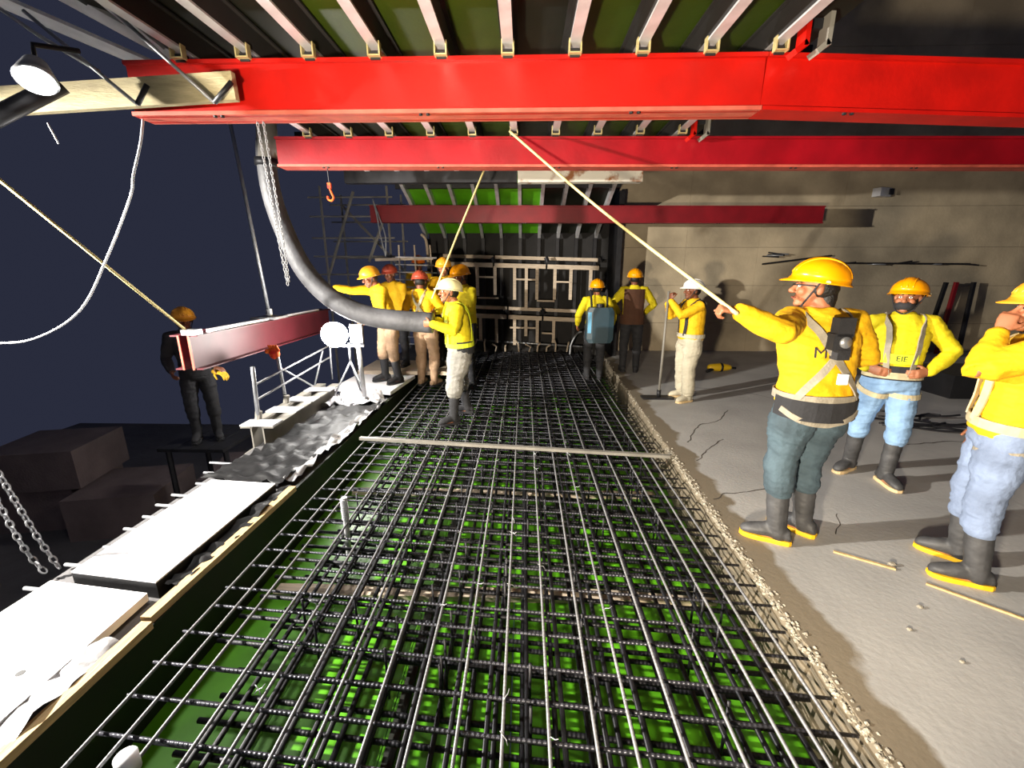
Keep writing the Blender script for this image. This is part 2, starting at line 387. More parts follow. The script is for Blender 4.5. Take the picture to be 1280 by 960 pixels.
# grey spreader at the back of the deck, right half white and rusty
sb = empty('spreader_beam', (-.4, 6.25, 2.85), 'grey steel spreader beam behind the crimson beam with rusty white right half', 'beam')
MB().box((-1.25, 6.25, 2.925), (2.3, .12, .15)).build('grey_length', M_dark, sb)
MB().box((.72, 6.2, 2.92), (1.62, .14, .165)).build('rusty_length', M_rust, sb)
# ------------------------------------------------------------------ curved far formwork
ff = empty('curved_formwork', (-.3, 9.9, 0), 'curved far wall formwork with pale ribs and green panels above the timber frames', 'formwork')
prf = [(7.3, 3.36), (7.8, 3.17), (8.3, 2.99), (8.9, 2.76), (9.4, 2.56), (9.72, 2.40)]
rx = [-2.1 + .403 * i for i in range(10)]
for x in rx:
    m = MB()
    rings = []
    for i, (y, z) in enumerate(prf):
        a = prf[max(i - 1, 0)]; b = prf[min(i + 1, len(prf) - 1)]
        n2 = Vector((0, -(b[1] - a[1]), b[0] - a[0])).normalized()
        c = Vector((x, y, z)); e = n2 * .13
        rings.append([c + Vector((-.03, 0, 0)), c + Vector((.03, 0, 0)), c + Vector((.03, 0, 0)) + e, c + Vector((-.03, 0, 0)) + e])
    m.loft(rings).build('rib', M_alu, ff)
    MB().box((x, 9.86, 1.2), (.07, .1, 2.4)).build('stud', M_dark, ff)
for i in range(len(rx) - 1):
    xm = (rx[i] + rx[i + 1]) / 2
    for a, b in zip(prf[:-1], prf[1:]):
        m = MB(); n2 = Vector((0, -(b[1] - a[1]), b[0] - a[0])).normalized() * .13
        m.bar(Vector((xm, *a)) + n2, Vector((xm, *b)) + n2, .395, .018, n2).build('panel', M_lime if i < 6 else M_dgreen, ff)  # lit panels lime, unlit ones dark: the light is in the colour
    MB().box((xm, 9.96, 1.28), (.39, .03, 2.58)).build('wall_board', M_dboard, ff)
for y, z in ((8.1, 3.12), (9.2, 2.7)): MB().box((-.3, y, z + .02), (3.9, .08, .07)).build('waler_or_shade_bar', M_dark, ff)  # dark bars added to stand for the shadow band across the panels
MB().box((1.87, 9.4, 1.4), (.1, .9, 3.6)).build('end_board', M_dark, ff)
MB().box((1.72, 9.97, 1.6), (.42, .03, 3.9)).build('wall_board', M_dboard, ff)
MB().box((-.1, 9.97, -.2), (4.0, .05, .56)).build('sill_board', M_dboard, ff)
# timber walkway frames standing in front of it
def walkway(zt, x0, x1, label, posts, drop, rungs):
    rt = empty('walkway_frame', ((x0 + x1) / 2, 9.6, zt - drop), label, 'frame', 'timber walkway frames')
    n = 3; 
    for i in range(n):
        a = x0 + (x1 - x0) * i / n; b = x0 + (x1 - x0) * (i + 1) / n - .04
        MB().bar((a, 9.75, zt + .02 - .03 * i), (b, 9.75, zt - .01 - .03 * i), .16, .07).build('top_rail', M_pale, rt)
        MB().bar((a, 9.5, zt - .15 - .03 * i), (b, 9.5, zt - .18 - .03 * i), .06, .09).build('front_rail', M_pale, rt)
        MB().tube([(b, 9.45, zt - .02), (b + .04, 9.45, zt - .12)], .045, 8).build('clamp', M_dark, rt)
    for x, ln in posts: MB().box((x, 9.53, zt - .2 - ln / 2), (.065, .05, ln)).build('post', M_pale, rt)
    for a, b, z in rungs: MB().bar((a, 9.5, z), (b, 9.5, z - .01), .03, .035).build('rung', M_pale, rt)
walkway(2.02, -1.75, 1.62, 'upper timber walkway frame with hanging posts beneath the green panels', [(-1.0, .62), (-.62, .6), (-.2, .7), (.05, .9), (.28, .7), (.66, .7), (1.0, .7), (1.42, .5)], 1.0,
        [(-1.0, -.6, 1.6), (-1.0, -.55, 1.16), (-.2, .28, 1.55), (.66, 1.0, 1.5), (.28, .66, 1.1)])
walkway(.93, -1.1, 1.2, 'lower timber walkway frame above the far end of the rebar', [(-.95, .5), (-.6, .55), (-.2, .6), (.05, .4), (.3, .55), (.66, .55)], .75,
        [(-.3, .3, .52), (.4, .66, .4)])
for i, x in enumerate((-1.1, -.85, -.62, -.4, -.1, .12, .3, .5, .7, .95)):
    h = random.uniform(.1, .28)
    MB().tube([(x, 9.4, 0), (x + random.uniform(-.05, .05), 9.42, h * .6), (x + random.uniform(-.1, .1), 9.38, h)], .018, 6).solo('stub_bar', M_pale, 'short pale bar stub at the far end of the rebar mat, %s from the left' % ORD[i], 'bar', 'bar stubs at the far end')
MB().tube(spline([(1.0, 9.2, -.02), (1.02, 9.2, .2), (1.12, 9.15, .42), (1.2, 9.0, .5)]), .02, 6).solo('bent_pipe', M_galv, 'thin bent grey pipe beside the worker carrying the tank', 'pipe', smooth=True)
# ------------------------------------------------------------------ left side: boards, plastic, girders
def slab(name, quad, z, t, m, label, cat):
    mb = MB(); n = 4
    mb.add([(x, y, z - t) for x, y in quad] + [(x, y, z) for x, y in quad], [(3, 2, 1, 0), (4, 5, 6, 7)] + [(i, (i + 1) % 4, (i + 1) % 4 + 4, i + 4) for i in range(4)])
    return mb.solo(name, m, label, cat)
b1 = empty('white_board', (-2.23, 2.5, -.02), 'white board lying on the ledge, farther of two, with its shaded edge coloured dark', 'board')
for nm_, z0_, z1_, m_ in (('shaded_edge', -.02, .075, M_plastic), ('sheet', .077, .086, M_white)):  # dark lower part carries the shade on the board's near edge
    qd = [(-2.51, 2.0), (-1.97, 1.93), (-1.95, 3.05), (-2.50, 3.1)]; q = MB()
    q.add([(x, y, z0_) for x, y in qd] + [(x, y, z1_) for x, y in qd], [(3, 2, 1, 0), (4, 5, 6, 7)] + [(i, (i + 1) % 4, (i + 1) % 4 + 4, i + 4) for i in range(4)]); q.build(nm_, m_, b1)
b2 = empty('white_board', (-2.3, 1.2, -.01), 'white board lying on the ledge, nearest the camera, with a round hole', 'board')
q = MB(); qd = [(-2.66, .2), (-1.97, .2), (-2.0, 1.90), (-2.62, 1.98)]
q.add([(x, y, -.005) for x, y in qd] + [(x, y, .04) for x, y in qd], [(3, 2, 1, 0), (4, 5, 6, 7)] + [(i, (i + 1) % 4, (i + 1) % 4 + 4, i + 4) for i in range(4)])
q.build('sheet', M_white, b2)
MB().tube([(-2.14, 1.42, .036), (-2.14, 1.42, .0415)], .017, 14).build('hole', M_black, b2)
def crumple(name, path, wd, amp, m, label, seed, nz=10, base=.02, thick=.003):
    P = spline(path, 14); rows = []
    for i, p in enumerate(P):
        d = (P[min(i + 1, len(P) - 1)] - P[max(i - 1, 0)]).normalized(); nn = Vector((d.y, -d.x, 0)).normalized()
        row = []
        for j in range(nz + 1):
            u = j / nz - .5; ww = wd * (1 + .25 * noise.noise(p * 2 + Vector((seed, 0, 0))))
            c = p + nn * (u * ww)
            h = abs(noise.noise(c * 6 + Vector((seed, 1, 2)))) + .6 * abs(noise.noise(c * 14 + Vector((seed, 4, 2))))
            row.append(c + Vector((.02 * noise.noise(c * 9), .02 * noise.noise(c * 8 + Vector((3, 3, 3))), base + amp * h)))
        rows.append(row)
    n = nz + 1; mb = MB(); vs = [v for r in rows for v in r]; k = len(vs)
    mb.add(vs + [v - Vector((0, 0, thick)) for v in vs],
           [(i * n + j, i * n + j + 1, (i + 1) * n + j + 1, (i + 1) * n + j) for i in range(len(rows) - 1) for j in range(nz)] +
           [(k + i * n + j, k + (i + 1) * n + j, k + (i + 1) * n + j + 1, k + i * n + j + 1) for i in range(len(rows) - 1) for j in range(nz)])
    o = mb.solo(name, m, label, 'plastic sheet', smooth=True)
    return o
crumple('plastic_sheet', [(-2.32, 3.15, 0), (-2.25, 3.6, 0), (-2.2, 4.2, 0), (-2.15, 4.9, 0), (-2.1, 5.4, 0)], .62, .085, M_plastic, 'crumpled black plastic sheet spread on the ledge behind the white boards', 1.3, 16)
crumple('plastic_sheet', [(-1.92, .5, 0), (-1.925, 1.2, 0), (-1.93, 1.6, 0)], .11, .05, M_glossw, 'creased pale plastic strip tucked between near white board and timber batten', 4.2, 6)
crumple('plastic_sheet', [(-1.915, 1.95, 0), (-1.9, 2.5, 0), (-1.9, 3.1, 0)], .09, .07, M_plastic, 'dark plastic strip tucked beside the farther white board', 8.2, 6)
crumple('plastic_sheet', [(-1.93, 3.2, 0), (-1.9, 4.0, 0), (-1.88, 4.8, 0), (-1.86, 5.5, 0)], .09, .1, M_glossw, 'bright creased plastic edge along the pit behind the black sheet', 11.2, 6)
crumple('plastic_sheet', [(-2.55, 5.5, 0), (-2.2, 5.45, 0), (-1.9, 5.6, 0)], .5, .16, M_glossw, 'heap of pale crumpled plastic below the glaring lamp', 15.2, 16)
def double_girder(name, a, b, wd, h, m, mflange, label, gap=.1, t=.014, fl=.1):
    a = Vector(a); b = Vector(b); rt = empty(name, (a + b) / 2, label, 'girder')
    d = (b - a).normalized(); x = d.cross(Vector((0, 0, 1))).normalized()
    for s in (-1, 1):
        o = x * (s * gap / 2)
        MB().bar(a + o + Vector((0, 0, h / 2)), b + o + Vector((0, 0, h / 2)), t, h).build('web', m, rt)
        for zc in (t / 2, h - t / 2):
            o2 = x * (s * (gap / 2 + fl / 2 - t)); MB().bar(a + o2 + Vector((0, 0, zc)), b + o2 + Vector((0, 0, zc)), fl, t).build('flange', mflange, rt)
    return rt, d, x
rg, d, x = double_girder('red_girder', (-3.27, 4.05, .77), (-3.32, 7.2, .77), .28, .34, M_shadered, M_shadered, 'hanging red double girder, shaded sides coloured dark, with bright red open end, left of the lamp')
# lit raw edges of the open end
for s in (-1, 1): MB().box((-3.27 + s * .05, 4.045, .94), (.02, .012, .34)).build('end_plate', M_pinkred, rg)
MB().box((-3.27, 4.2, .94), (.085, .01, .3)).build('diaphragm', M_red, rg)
MB().bar((-3.2, 4.3, 1.125), (-3.25, 6.8, 1.125), .05, .03).build('top_strip', M_alu, rg)
MB().box((-3.29, 5.55, 1.13), (.3, .35, .03)).build('anchor_plate', M_galv, rg)
MB().tube([(-3.29, 5.55, 1.12), (-3.29, 5.55, 1.24)], .04, 8).build('nut', M_galv, rg)
MB().box((-3.22, 4.1, 1.135), (.14, .1, .05)).build('clamp', M_galv, rg)
MB().tube([(-3.29, 5.55, 1.15), (-3.42, 5.5, 3.6)], .022, 8).solo('hanger_rod', M_galv, 'steel hanger rod rising from the red girder to the deck', 'rod', smooth=True)
gg, d, x = double_girder('grey_girder', (-2.66, 4.0, -.10), (-2.70, 5.75, -.10), .34, .30, M_grey, M_grey, 'grey steel double girder lying on the ledge with two railing posts', .12, .014, .12)
for yb in (4.1, 4.55, 4.95, 5.4): MB().box((-2.67, yb, .208), (.34, .18, .014)).build('batten_plate', M_alu, gg)
for nm, x0, y0, x1, y1, z1 in (('near', -2.76, 4.2, -2.64, 4.05, .80), ('far', -2.79, 4.8, -2.83, 4.82, .76)):
    p = empty('railing_post', (x0, y0, .21), '%s upright railing post on the grey girder' % ('nearer' if nm == 'near' else 'farther'), 'post', 'railing posts on the grey girder')
    MB().tube([(x0, y0, .215), (x0 + (x1 - x0) * .6, y0 + (y1 - y0) * .6, .215 + (z1 - .215) * .6), (x1, y1, z1)], .02, 8).build('tube', M_galv, p, True)
    MB().tube([(x0, y0, .215), (x0 + .015, y0, .30)], .034, 8).build('socket', M_grey, p)
# orange glove pulled over the farther post
gl = empty('work_glove', (-2.85, 4.82, .7), 'orange and red work glove pulled over the farther railing post', 'glove')
M_or = mat('orange_cloth', rgb(238, 120, 20), .8, var=.4, scale=12, col2=rgb(214, 40, 30))
m = MB(); m.ell((-2.86, 4.82, .79), (.06, .05, .065)); m.ell((-2.93, 4.81, .82), (.035, .03, .03))
for i in range(4): m.limb([(-2.89 + .028 * i, 4.82, .83), (-2.91 + .03 * i, 4.80, .89)], [.014, .011], 8)
gl2 = link('glove_body', remesh(m.xf(Matrix.Translation(-gl.location)).mesh('glove'), .008, 1), M_or, gl)
# light railing behind the girder
rl = empty('tube_railing', (-2.75, 6.0, .2), 'thin steel railing of tubes running from the girder toward the glaring lamp', 'railing')
for z in (.52, .68): MB().tube([(-2.80, 4.3, z - .12), (-2.72, 5.9, z + .02)], .012, 6).build('rail', M_galv, rl, True)
for a, b in (((-2.84, 4.85, .62), (-2.78, 5.45, .24)), ((-2.78, 5.5, .24), (-2.74, 5.75, .66)), ((-2.72, 5.9, .22), (-2.70, 5.9, .72))): MB().tube([a, b], .012, 6).build('brace', M_galv, rl, True)
# ------------------------------------------------------------------ lamps
fl = empty('floodlight', (-2.36, 5.45, .1), 'glaring round floodlight with a second head on a low stand', 'lamp')
MB().ell((-2.40, 5.4, .93), (.17, .10, .16), n=20, m=12).build('lamp_globe', M_glow, fl, True)
MB().box((-2.15, 5.45, .93), (.12, .06, .2)).build('side_lamp', M_glow, fl)
MB().box((-2.15, 5.5, .93), (.16, .05, .25)).build('side_housing', M_dark, fl)
MB().tube([(-2.40, 5.52, 1.0), (-2.4, 5.56, .93), (-2.4, 5.52, .86)], .06, 10).build('housing', M_dark, fl, True)
MB().bar((-2.5, 5.58, .76), (-2.1, 5.58, .76), .03, .03).build('crossbar', M_galv, fl)
for a in (90, 210, 330): MB().tube([(-2.3, 5.58, .55), (-2.3 + .3 * math.cos(R(a)), 5.58 + .3 * math.sin(R(a)), .0)], .013, 6).build('leg', M_galv, fl, True)
MB().tube([(-2.3, 5.58, .5), (-2.3, 5.58, .8)], .016, 8).build('mast', M_galv, fl, True)
MB().tube([(-2.12, 5.43, .82), (-2.1, 5.45, .1)], .03, 8).build('side_leg', M_alu, fl, True)
# lamp hung at the left end of the front beam
hl = empty('work_lamp', (-2.63, 2.5, 2.58), 'round work lamp hung beside the dusty plank at upper left', 'lamp')
dirv = Vector((.3, -.45, -.8)).normalized(); c0 = Vector((-2.56, 2.52, 2.67)); Mq = dirv.to_track_quat('Z', 'Y').to_matrix()
q = MB(); q.loft([[c0 + Mq @ Vector((r * math.cos(2 * math.pi * j / 20), r * math.sin(2 * math.pi * j / 20), z)) for j in range(20)] for r, z in ((.02, -.13), (.05, -.12), (.07, -.06), (.088, -.004))]).build('reflector', M_galv, hl, True)
q = MB(); q.loft([[c0 + Mq @ Vector((r * math.cos(2 * math.pi * j / 20), r * math.sin(2 * math.pi * j / 20), z)) for j in range(20)] for r, z in ((.078, 0), (.078, .006))]).build('lens', M_glow2, hl)
MB().tube([c0 - dirv * .12, c0 - dirv * .18 + Vector((0, 0, .05)), (-2.5, 2.75, 2.9)], .014, 6).build('arm', M_dark, hl, True)
def point(name, loc, e, parent, col=(1, .96, .9), size=.08, spot=None, target=None, blend=.5):
    l = bpy.data.lights.new(name, 'SPOT' if spot else 'POINT'); l.energy = e; l.color = col; l.shadow_soft_size = size
    if spot: l.spot_size = R(spot); l.spot_blend = blend
    o = bpy.data.objects.new(name, l); COL.objects.link(o); o.parent = parent; o.location = Vector(loc) - parent.location
    if target is not None: o.rotation_euler = (Vector(target) - Vector(loc)).to_track_quat('-Z', 'Y').to_euler()
point('work_lamp_light', c0 + dirv * .05, LAMP_HIGH, hl, spot=172, target=c0 + dirv * 2, blend=.25)
# floodlight on a tripod standing on the mat, beside and behind the photographer
lf = empty('floodlight', (-.95, -.8, -.02), 'square floodlight on a tripod on the mat behind the camera', 'lamp')
MB().box((-.95, -.8, 1.1), (.34, .1, .26), R(-15)).build('housing', M_dark, lf)
MB().box((-.935, -.742, 1.1), (.3, .012, .22), R(-15)).build('lens', M_glow2, lf)
for a in (90, 210, 330): MB().tube([(-.95, -.85, .6), (-.95 + .35 * math.cos(R(a)), -.85 + .35 * math.sin(R(a)), -.02)], .018, 6).build('leg', M_galv, lf)
MB().tube([(-.95, -.85, .5), (-.95, -.85, 1.0)], .02, 6).build('mast', M_galv, lf)
point('floodlight_beam', (-.92, -.68, 1.1), LAMP_LOW, lf, (1, .86, .66), .1, 96, (3.6, 7.0, 3.6), .4)
# tall floodlight standing on the lower level left of the frame: the key light
kl = empty('floodlight', (-5.3, 1.8, -1.8), 'tall tripod floodlight on the lower level left of the picture', 'lamp')
MB().box((-5.3, 1.8, 2.35), (.1, .34, .26), R(10)).build('housing', M_dark, kl)
MB().box((-5.242, 1.81, 2.35), (.012, .3, .22), R(10)).build('lens', M_glow2, kl)
for a in (90, 210, 330): MB().tube([(-5.36, 1.8, -.3), (-5.36 + .7 * math.cos(R(a)), 1.8 + .7 * math.sin(R(a)), -1.8)], .02, 6).build('leg', M_galv, kl)
MB().tube([(-5.36, 1.8, -.9), (-5.36, 1.8, 2.3)], .025, 6).build('mast', M_galv, kl)
MB().box((-4.98, 1.86, 2.425), (.62, 1.1, .012), R(10)).build('added_light_flag', M_dark, kl)  # flag added out of view to keep the lamp's light off the deck
point('floodlight_beam', (-5.2, 1.82, 2.35), LAMP_KEY, kl, (1, .95, .86), .05, 108, (2.2, 2.8, 1.0), .3)
# ------------------------------------------------------------------ upper left: plank, braces, deck edge
MB().bar((-3.75, 2.86, 2.665), (-1.72, 2.88, 2.765), .04, .15).solo('timber_plank', M_plank, 'dusty timber plank fixed along the left end of the front red beam', 'plank')
for i, (p0, p1, p2) in enumerate((((-2.80, 2.78, 3.11), (-2.27, 2.8, 2.65), (-2.19, 2.8, 2.75)), ((-2.36, 2.78, 3.17), (-1.81, 2.8, 2.655), (-1.69, 2.8, 2.76)))):
    br = empty('deck_brace', p1, 'V-shaped steel brace in front of the plank, %s of two' % ('left' if i == 0 else 'right'), 'brace', 'V braces at the deck end')
    MB().tube([p0, p1], .011, 6).build('long_bar', M_galv, br, True); MB().tube([p1, p2], .014, 6).build('short_bar', M_dark, br, True)
MB().tube([(-2.6, 2.7, 2.72), (-3.2, 2.3, 2.2)], .045, 10).solo('raking_strut', M_dark, 'dark raking steel strut crossing the plank at far left', 'strut', smooth=True)
for i, (a, b, wd) in enumerate((((-2.95, 2.75, 3.17), (-2.45, 3.3, 3.02), .16), ((-2.7, 2.6, 3.25), (-2.25, 3.2, 3.04), .14), ((-2.45, 2.5, 3.3), (-2.2, 2.98, 3.0), .07))):
    MB().bar(a, b, wd, .02).solo('steel_plank', M_alu, ['perforated steel plank at the far left deck edge', 'bright steel plank tilted over the beam end', 'narrow bright steel strip next to the leftmost joist'][i], 'plank')
MB().tube([(-3.02, 2.7, 3.2), (-2.72, 2.75, 2.98), (-2.46, 2.8, 2.82)], .012, 6).solo('bent_rod', M_galv, 'thin bent rod hanging from the left deck corner', 'rod', smooth=True)
# ------------------------------------------------------------------ ropes, cables, chains, hose
def line(name, pts, r, m, label, cat, n=6): return MB().tube(pts, r, n).solo(name, m, label, cat, smooth=True)
line('rope', spline([(-.14, 4.42, 2.95), (.55, 3.6, 2.20), (1.05, 2.42, 1.56), (1.12, 2.35, 1.50)], 10), .011, M_rope, 'long yellow rope from the crimson beam to the foreground worker', 'rope')
line('rope', [(-.415, 5.0, 2.78), (-.74, 5.02, 2.1), (-1.07, 5.1, 1.40)], .011, M_rope, 'yellow rope hanging from the beam to the hose crew', 'rope')
line('rope', [(-3.47, 3.0, 2.30), (-3.26, 4.1, 1.14)], .012, M_rope, 'yellow rope slanting down to the red girder end', 'rope')
line('cable', spline([(-2.43, 3.02, 2.64), (-2.46, 3.0, 2.5), (-2.55, 3.0, 2.31), (-2.60, 3.0, 2.18), (-2.84, 3.0, 1.81), (-3.14, 3.0, 1.43), (-3.54, 3.0, 1.23), (-3.9, 3.0, 1.2)], 6), .0075, M_cable, 'white cable sagging from the front beam to the left', 'cable')
line('wire', [(-3.04, 3.0, 2.62), (-3.0, 3.0, 2.5)], .005, M_cable, 'short loose wire hanging below the plank', 'wire')
def chain(pts, r, label, m, pitch):
    P = spline(pts, 30); rt = empty('chain', P[-1], label, 'chain', 'hanging chains')
    lk = MB(); ring = [(r * .6 * math.cos(t), 0, pitch * .62 * math.sin(t)) for t in [2 * math.pi * i / 10 for i in range(10)]]
    for i in range(10): lk.bar(ring[i], ring[(i + 1) % 10], r * .32, r * .32, (0, 1, .01))
    lk = lk.mesh('link'); lk.materials.append(m)
    acc = 0; k = 0
    for a, b in zip(P[:-1], P[1:]):
        L = (b - a).length
        while acc < L:
            p = a + (b - a) * (acc / L); q = (b - a).to_track_quat('Z', 'Y')
            o = link('link', lk, None, rt, p - rt.location); o.rotation_euler = (q.to_matrix() @ Matrix.Rotation(R(90) * (k % 2), 3, 'Z')).to_euler(); k += 1; acc += pitch
        acc -= L
chain([(-2.9, 2.1, .7), (-2.78, 2.1, .25), (-2.68, 2.08, .06)], .022, 'heavy chain strand dangling at the near white board, right of its pair', M_galv, .04)
chain([(-2.96, 2.1, .55), (-2.85, 2.08, .18), (-2.72, 2.05, .02)], .022, 'heavy chain strand dangling at the near white board, left of its pair', M_galv, .04)
chain([(-1.74, 3.1, 2.65), (-1.705, 3.1, 2.01), (-1.675, 3.1, 1.62)], .0125, 'thin hoist chain hanging beside the concrete hose, outer strand', M_galv, .024)
chain([(-1.70, 3.1, 2.65), (-1.672, 3.1, 2.01), (-1.663, 3.1, 1.63)], .0125, 'thin hoist chain hanging beside the concrete hose, inner strand', M_galv, .024)
hz = empty('concrete_hose', (-1.0, 4.75, 1.17), 'thick grey rubber concrete hose curving down to the crew', 'hose')
hp = spline([(-2.55, 4.7, 3.05), (-2.595, 4.7, 2.85), (-2.59, 4.72, 2.423), (-2.47, 4.75, 1.947), (-2.294, 4.75, 1.616), (-2.013, 4.75, 1.361), (-1.627, 4.75, 1.214), (-1.0, 4.75, 1.155)], 10)
MB().tube(hp, [.085 + .03 * i / len(hp) for i in range(len(hp))], 16).build('rubber_hose', M_hose, hz, True)
MB().tube([(-2.54, 4.7, 3.3), (-2.56, 4.7, 3.0), (-2.59, 4.7, 2.78)], .095, 16).build('steel_pipe', M_grey, hz, True)
MB().tube([(-2.593, 4.7, 2.80), (-2.597, 4.7, 2.73)], .112, 16).build('coupling', M_dark, hz, True)
hk = empty('crane_hook', (-1.96, 4.65, 2.41), 'small orange hoist hook hanging on a thin line', 'hook')
MB().tube([(-1.965, 4.65, 2.705), (-1.96, 4.65, 2.55)], .005, 5).build('line', M_dark, hk)
MB().box((-1.96, 4.65, 2.54), (.034, .026, .05)).build('block', M_or, hk)
MB().tube(spline([(-1.96, 4.65, 2.515), (-1.943, 4.65, 2.465), (-1.93, 4.65, 2.43), (-1.951, 4.65, 2.40), (-1.985, 4.65, 2.413), (-1.987, 4.65, 2.442)], 6), .011, 8).build('hook', M_or, hk, True)
# ------------------------------------------------------------------ dim scaffold and rebar cage behind the crew
sc = empty('scaffold_tower', (-3.2, 9.4, -1.8), 'dim steel scaffold tower standing in the dark behind the red girder', 'scaffold')
for x_ in (-3.95, -2.65):
    for y_ in (8.9, 9.9): MB().tube([(x_, y_, -1.8), (x_, y_, 3.3)], .024, 6).build('standard', M_grey, sc)
for z in (1.65, 2.0, 2.35, 2.75, 3.1):
    for y_ in (8.9, 9.9): MB().tube([(-4.2, y_, z), (-2.55, y_, z)], .016, 6).build('ledger', M_grey, sc)
for a, b in (((-3.95, 8.9, 1.6), (-3.3, 8.9, 3.2)), ((-2.65, 8.9, 2.9), (-3.1, 8.9, 1.9)), ((-3.95, 9.9, 3.1), (-2.65, 9.9, 1.7))): MB().tube([a, b], .03, 6).build('diagonal', M_grey, sc)
sl = empty('cable_sling', (-2.7, 8.4, 1.95), 'pale sling rope hanging in front of the scaffold', 'sling')
for dx in (0, .09): MB().tube(spline([(-2.80, 8.49, 3.0), (-2.74 + dx * .4, 8.49, 2.7), (-2.7 + dx, 8.49, 2.35), (-2.63, 8.49, 1.98)], 6), .014, 6).build('strand', M_galv, sl, True)
cg = empty('rebar_cage', (-2.1, 8.6, 0), 'pale lit rebar cage standing behind the hose crew', 'rebar cage')
for i in range(3): MB().tube([(-2.45 + .36 * i, 8.6, 0), (-2.40 + .3 * i, 8.6, 2.2)], .016, 6).build('upright', M_pale, cg)
for i in range(13): MB().tube([(-2.6 + .01 * i, 8.6, .3 + .14 * i), (-1.68, 8.58, .28 + .14 * i)], .014, 6).build('rung', M_alu, cg)
MB().tube(spline([(-2.12, 9.3, 2.45), (-2.02, 9.3, 2.32), (-2.0, 9.3, 1.9)], 4), .03, 6).solo('bent_strut', M_pale, 'bent pale strut dropping from the left end of the far formwork', 'strut', smooth=True)
MB().bar((-2.9, 8.7, 1.93), (-1.75, 8.6, 1.95), .05, .05).solo('guard_rail', M_pale, 'pale horizontal guard rail above the rebar cage', 'rail')
# boards the hose crew stands on
slab('standing_board', [(-2.75, 5.95), (-1.85, 5.75), (-1.75, 6.75), (-2.7, 6.8)], .085, .05, M_white, 'bright white board under the hose crew beside the pit', 'board')
slab('standing_board', [(-2.72, 6.85), (-1.0, 6.82), (-.9, 7.7), (-2.7, 7.75)], .13, .06, M_pale, 'pale board under the workers at the back of the hose crew', 'board')
# precast blocks on the lower level
for i, (x_, y_, w_, h_, dz) in enumerate(((-6.9, 5.6, 1.2, .62, 0), (-5.6, 5.5, 1.1, .6, 0), (-4.45, 6.1, .7, .6, 0), (-6.7, 5.6, 1.1, .55, .62))):
    bm_ = MB().box((x_, y_, -1.8 + h_ / 2 + dz), (w_, 1.0, h_), .2)
    bm_.solo('precast_block', M_brick, ['long pinkish block on the dark lower level, bottom of the stack', 'pinkish block on the dark lower level between the other two', 'small pinkish block on the lower level nearest the girder', 'pinkish block lying on top of the stack in the dark'][i], 'block', 'blocks on the lower level')
# ------------------------------------------------------------------ small things on slab and mat
dr = empty('power_tool', (3.45, 7.5, 0), 'small yellow and black power tool lying on the floor behind the white-helmeted worker', 'tool')
M_ytool = mat('yellow_tool', rgb(220, 180, 20), .5, var=.2)
MB().limb([(3.28, 7.5, .08), (3.45, 7.5, .085), (3.6, 7.5, .08)], [.06, .075, .05], 10).build('motor_body', M_ytool, dr, True)
MB().limb([(3.32, 7.48, .06), (3.2, 7.42, .03)], [.035, .03], 8).build('grip', M_black, dr, True)
MB().tube([(3.6, 7.5, .08), (3.72, 7.5, .07)], .02, 8).build('chuck', M_dark, dr, True)
MB().tube([(3.44, 7.5, .085), (3.48, 7.5, .085)], .077, 10).build('black_band', M_black, dr, True)
for i in range(9):
    a = random.uniform(0, 6); c = Vector((4.75 + random.uniform(-.5, .5), 4.9 + random.uniform(-.35, .35), .012))
    pts = [c + Vector((.45 * (t - .5) * 2 * math.cos(a * .2), .12 * math.sin(3 * t + a), .012 + .03 * abs(math.sin(2 * t + a)))) for t in [k / 5 for k in range(6)]]
    line('loose_bar', spline(pts, 3), .012, M_dark, 'bent dark bar in the tangle on the floor behind the hands-on-hips worker', 'bar')['group'] = 'tangle of bent bars on the floor'
MB().bar((1.95, 2.41, .006), (2.2, 2.25, .006), .018, .01).solo('timber_strip', M_wood, 'thin yellow timber strip on the floor between the two near workers', 'strip')
MB().bar((2.27, 2.13, .006), (2.62, 1.8, .006), .014, .01).solo('timber_strip', M_wood, 'thin yellow timber strip on the floor at the right edge', 'strip')
for i, (x_, y_, s_) in enumerate(((2.21, 2.29, .018), (2.08, 1.95, .012), (1.9, 1.8, .01), (1.98, 1.62, .009))):
    MB().ell((x_, y_, s_ * .6), (s_ * 1.3, s_, s_ * .7), n=7, m=4).solo('pebble', M_lip, ['largest pale pebble beside the yellow strip', 'pebble on the floor nearer than the yellow strips', 'small pebble left of the other pebbles', 'smallest pebble nearest the camera'][i], 'pebble')
for i, (a, b) in enumerate((((5.0, 5.2), 2.02), ((6.65, 9.0), 1.86))):
    for k in range(5):
        x_ = a[0] + (a[1] - a[0]) * k / 4 + random.uniform(-.1, .1)
        line('wall_dowel', [(x_, 9.62, b + .02 * k * (1 - i)), (x_ + .25, 9.45, b + random.uniform(-.03, .06))], .014, M_galv if k % 2 else M_dark, 'thin dowel bar in the %s row on the concrete wall, %s from the left' % (('slanting', 'level')[i], ORD[k]), 'dowel')['group'] = 'dowels in the concrete wall'
MB().tube([(6.7, 9.58, 1.88), (9.2, 9.5, 1.86)], .018, 6).solo('wall_bar', M_dark, 'long dark bar hung along the wall dowels', 'bar')
MB().tube([(5.0, 9.55, 1.86), (6.4, 9.55, 2.03)], .018, 6).solo('wall_bar', M_dark, 'slanting dark bar on the wall behind the foreground helmet', 'bar')
bx = empty('wall_box', (7.17, 9.5, 3.15), 'small white box lamp fixed high on the concrete wall', 'box')
MB().box((7.15, 9.53, 3.24), (.3, .16, .16), R(20)).build('case', M_alu, bx); MB().box((7.27, 9.44, 3.24), (.12, .02, .11), R(20)).build('lens', M_black, bx)
